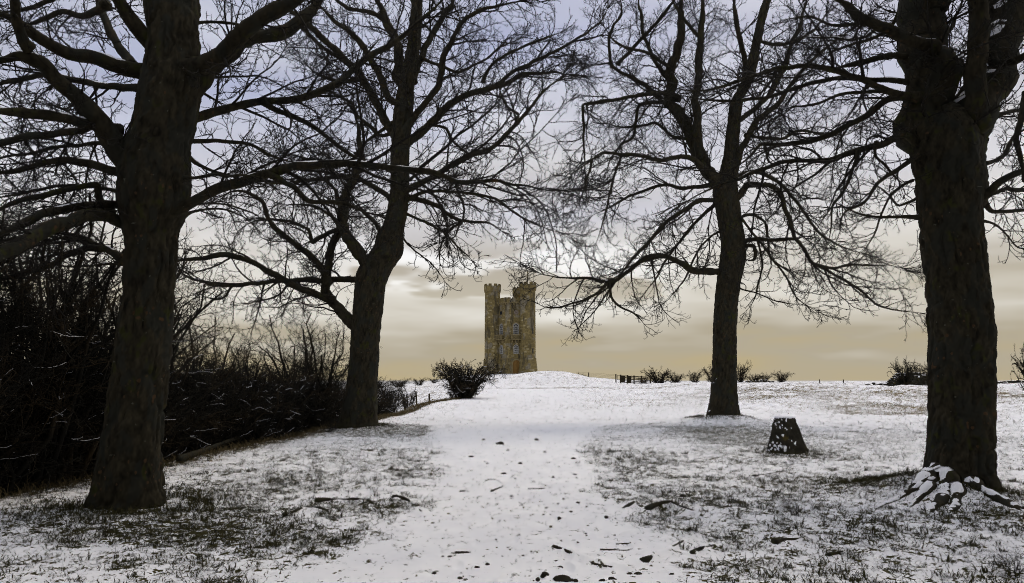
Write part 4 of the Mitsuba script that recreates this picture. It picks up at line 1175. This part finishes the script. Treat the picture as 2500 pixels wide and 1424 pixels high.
def blades(rng, x, y, length, width, flat):
    n = len(x)
    z = H(x, y)
    az = rng.uniform(0, 2 * np.pi, n)
    d = np.stack([np.cos(az), np.sin(az), np.zeros(n)], -1)
    s = np.stack([-np.sin(az), np.cos(az), np.zeros(n)], -1) * width[:, None] * .5
    el = np.radians(rng.uniform(*flat, n))
    b = np.stack([x, y, z - .006], -1)
    m = b + (d * np.cos(el)[:, None] + [0, 0, 1] * np.sin(el)[:, None]) * (length * .55)[:, None]
    el2 = el * rng.uniform(.1, .8, n)
    t = m + (d * np.cos(el2)[:, None] + [0, 0, 1] * np.sin(el2)[:, None]) * (length * .45)[:, None]
    V = np.stack([b - s, b + s, m + s * .8, m - s * .8, t], 1)
    F0 = np.array([[0, 1, 2], [0, 2, 3], [3, 2, 4]])
    k = rng.random(n)
    uv = np.repeat(np.c_[k, k], 5, 0)
    return V.reshape(-1, 3), (F0[None] + (np.arange(n) * 5)[:, None, None]).reshape(-1, 3), uv


def scatter(rng, n, r0, r1, power, thr, span=40):
    r = r0 * (r1 / r0) ** (rng.random(n) ** power)
    a = np.radians(rng.uniform(-span, span, n))
    x, y = np.sin(a) * r, np.cos(a) * r
    g = G(x, y)
    clump = meshkit.fbm(np.stack([x * 4.2, y * 4.2, 0 * x], -1), 3, 71)
    ok = rng.random(n) < np.clip((g - .04) * 1.2 * sstep(.52 - .42 * g, .74 - .42 * g, clump) + .16 * g, 0, 1)
    return x[ok], y[ok]


rng = np.random.default_rng(21)
x, y = scatter(rng, 270000, 5.0, 27, .9, .3)
r = np.hypot(x, y)
L = rng.uniform(.03, .085, len(x)) * (1 + .25 * sstep(10, 24, r))
Vg, Fg, uvg = blades(rng, x, y, L, .0054 + .0004 * r * rng.uniform(.6, 1.2, len(x)), (6, 55))
key = put('grass', (Vg, Fg), 'm_grass', uv=uvg, smooth=False)
labels[key] = {'label': 'short dark grass blades sticking out of the thin snow beside the path', 'category': 'grass', 'kind': 'stuff'}
x, y = scatter(rng, 70000, 26, 95, .8, .3)
r = np.hypot(x, y)
L = rng.uniform(.10, .26, len(x))
Vg, Fg, uvg = blades(rng, x, y, L, .010 + .0005 * r * rng.uniform(.5, 1.1, len(x)), (10, 50))
key = put('field_grass', (Vg, Fg), 'm_straw', uv=uvg, smooth=False)
labels[key] = {'label': 'dry brown tussock grass showing through snow on the far field', 'category': 'grass', 'kind': 'stuff'}
# longer dry grass along the top of the bank at the hedge foot
y = rng.uniform(7, 52, 9000)
x = np.interp(y, _edge_y, _edge_x) - np.abs(rng.normal(0, .55, len(y))) + .25
L = rng.uniform(.08, .30, len(x))
Vg, Fg, uvg = blades(rng, x, y, L, .005 + .0004 * y, (15, 75))
key = put('bank_grass', (Vg, Fg), 'm_straw', uv=uvg, smooth=False)
labels[key] = {'label': 'longer straw coloured grass along the foot of the hedge', 'category': 'grass', 'kind': 'stuff'}
# separate tufts standing out of the snow
x, y = scatter(rng, 26000, 5.0, 17, .8, .3)
k = rng.random(len(x)) < min(1.0, 2000 / max(len(x), 1))
x, y = [np.repeat(q[k], 13) for q in (x, y)]
tuft = np.repeat(rng.uniform(.6, 1.3, len(x) // 13), 13)
x, y = x + rng.normal(0, .030, len(x)) * tuft, y + rng.normal(0, .030, len(y)) * tuft
Vg, Fg, uvg = blades(rng, x, y, rng.uniform(.05, .11, len(x)) * tuft, .0062 + .0004 * np.hypot(x, y), (12, 75))
key = put('grass_tufts', (Vg, Fg), 'm_grass', uv=uvg, smooth=False)
labels[key] = {'label': 'dark tufts of grass standing out of the foreground snow', 'category': 'grass', 'kind': 'stuff'}
# tufts close round the trunks and the marker stone
bx2, by2 = [], []
for (tx, ty, tr, n) in ((PA[0], YA, .52, 2600), (PD[0], YD, .62, 3000), (PB[0], YB, .62, 1500), (PC[0], YC, .62, 1500), (mid, Ym, .42, 700)):
    a_ = rng.uniform(0, 2 * np.pi, n)
    q_ = tr + np.abs(rng.normal(0, .38, n))
    bx2.append(tx + np.cos(a_) * q_)
    by2.append(ty + np.sin(a_) * q_)
x, y = np.concatenate(bx2), np.concatenate(by2)
Vg, Fg, uvg = blades(rng, x, y, rng.uniform(.05, .16, len(x)), np.full(len(x), .007) * (1 + y / 20), (15, 75))
key = put('tussock_grass', (Vg, Fg), 'm_grass', uv=uvg, smooth=False)
labels[key] = {'label': 'dark uncut grass growing close round the foot of the trunks', 'category': 'grass', 'kind': 'stuff'}
# taller stalks here and there
x, y = scatter(rng, 9000, 5.0, 16, .8, .3)
k = rng.random(len(x)) < .22
x, y = x[k], y[k]
Vg, Fg, uvg = blades(rng, x, y, rng.uniform(.10, .20, len(x)), np.full(len(x), .004), (45, 88))
key = put('dry_stalks', (Vg, Fg), 'm_grass', uv=uvg, smooth=False)
labels[key] = {'label': 'taller thin dry stalks standing above the snow', 'category': 'grass', 'kind': 'stuff'}
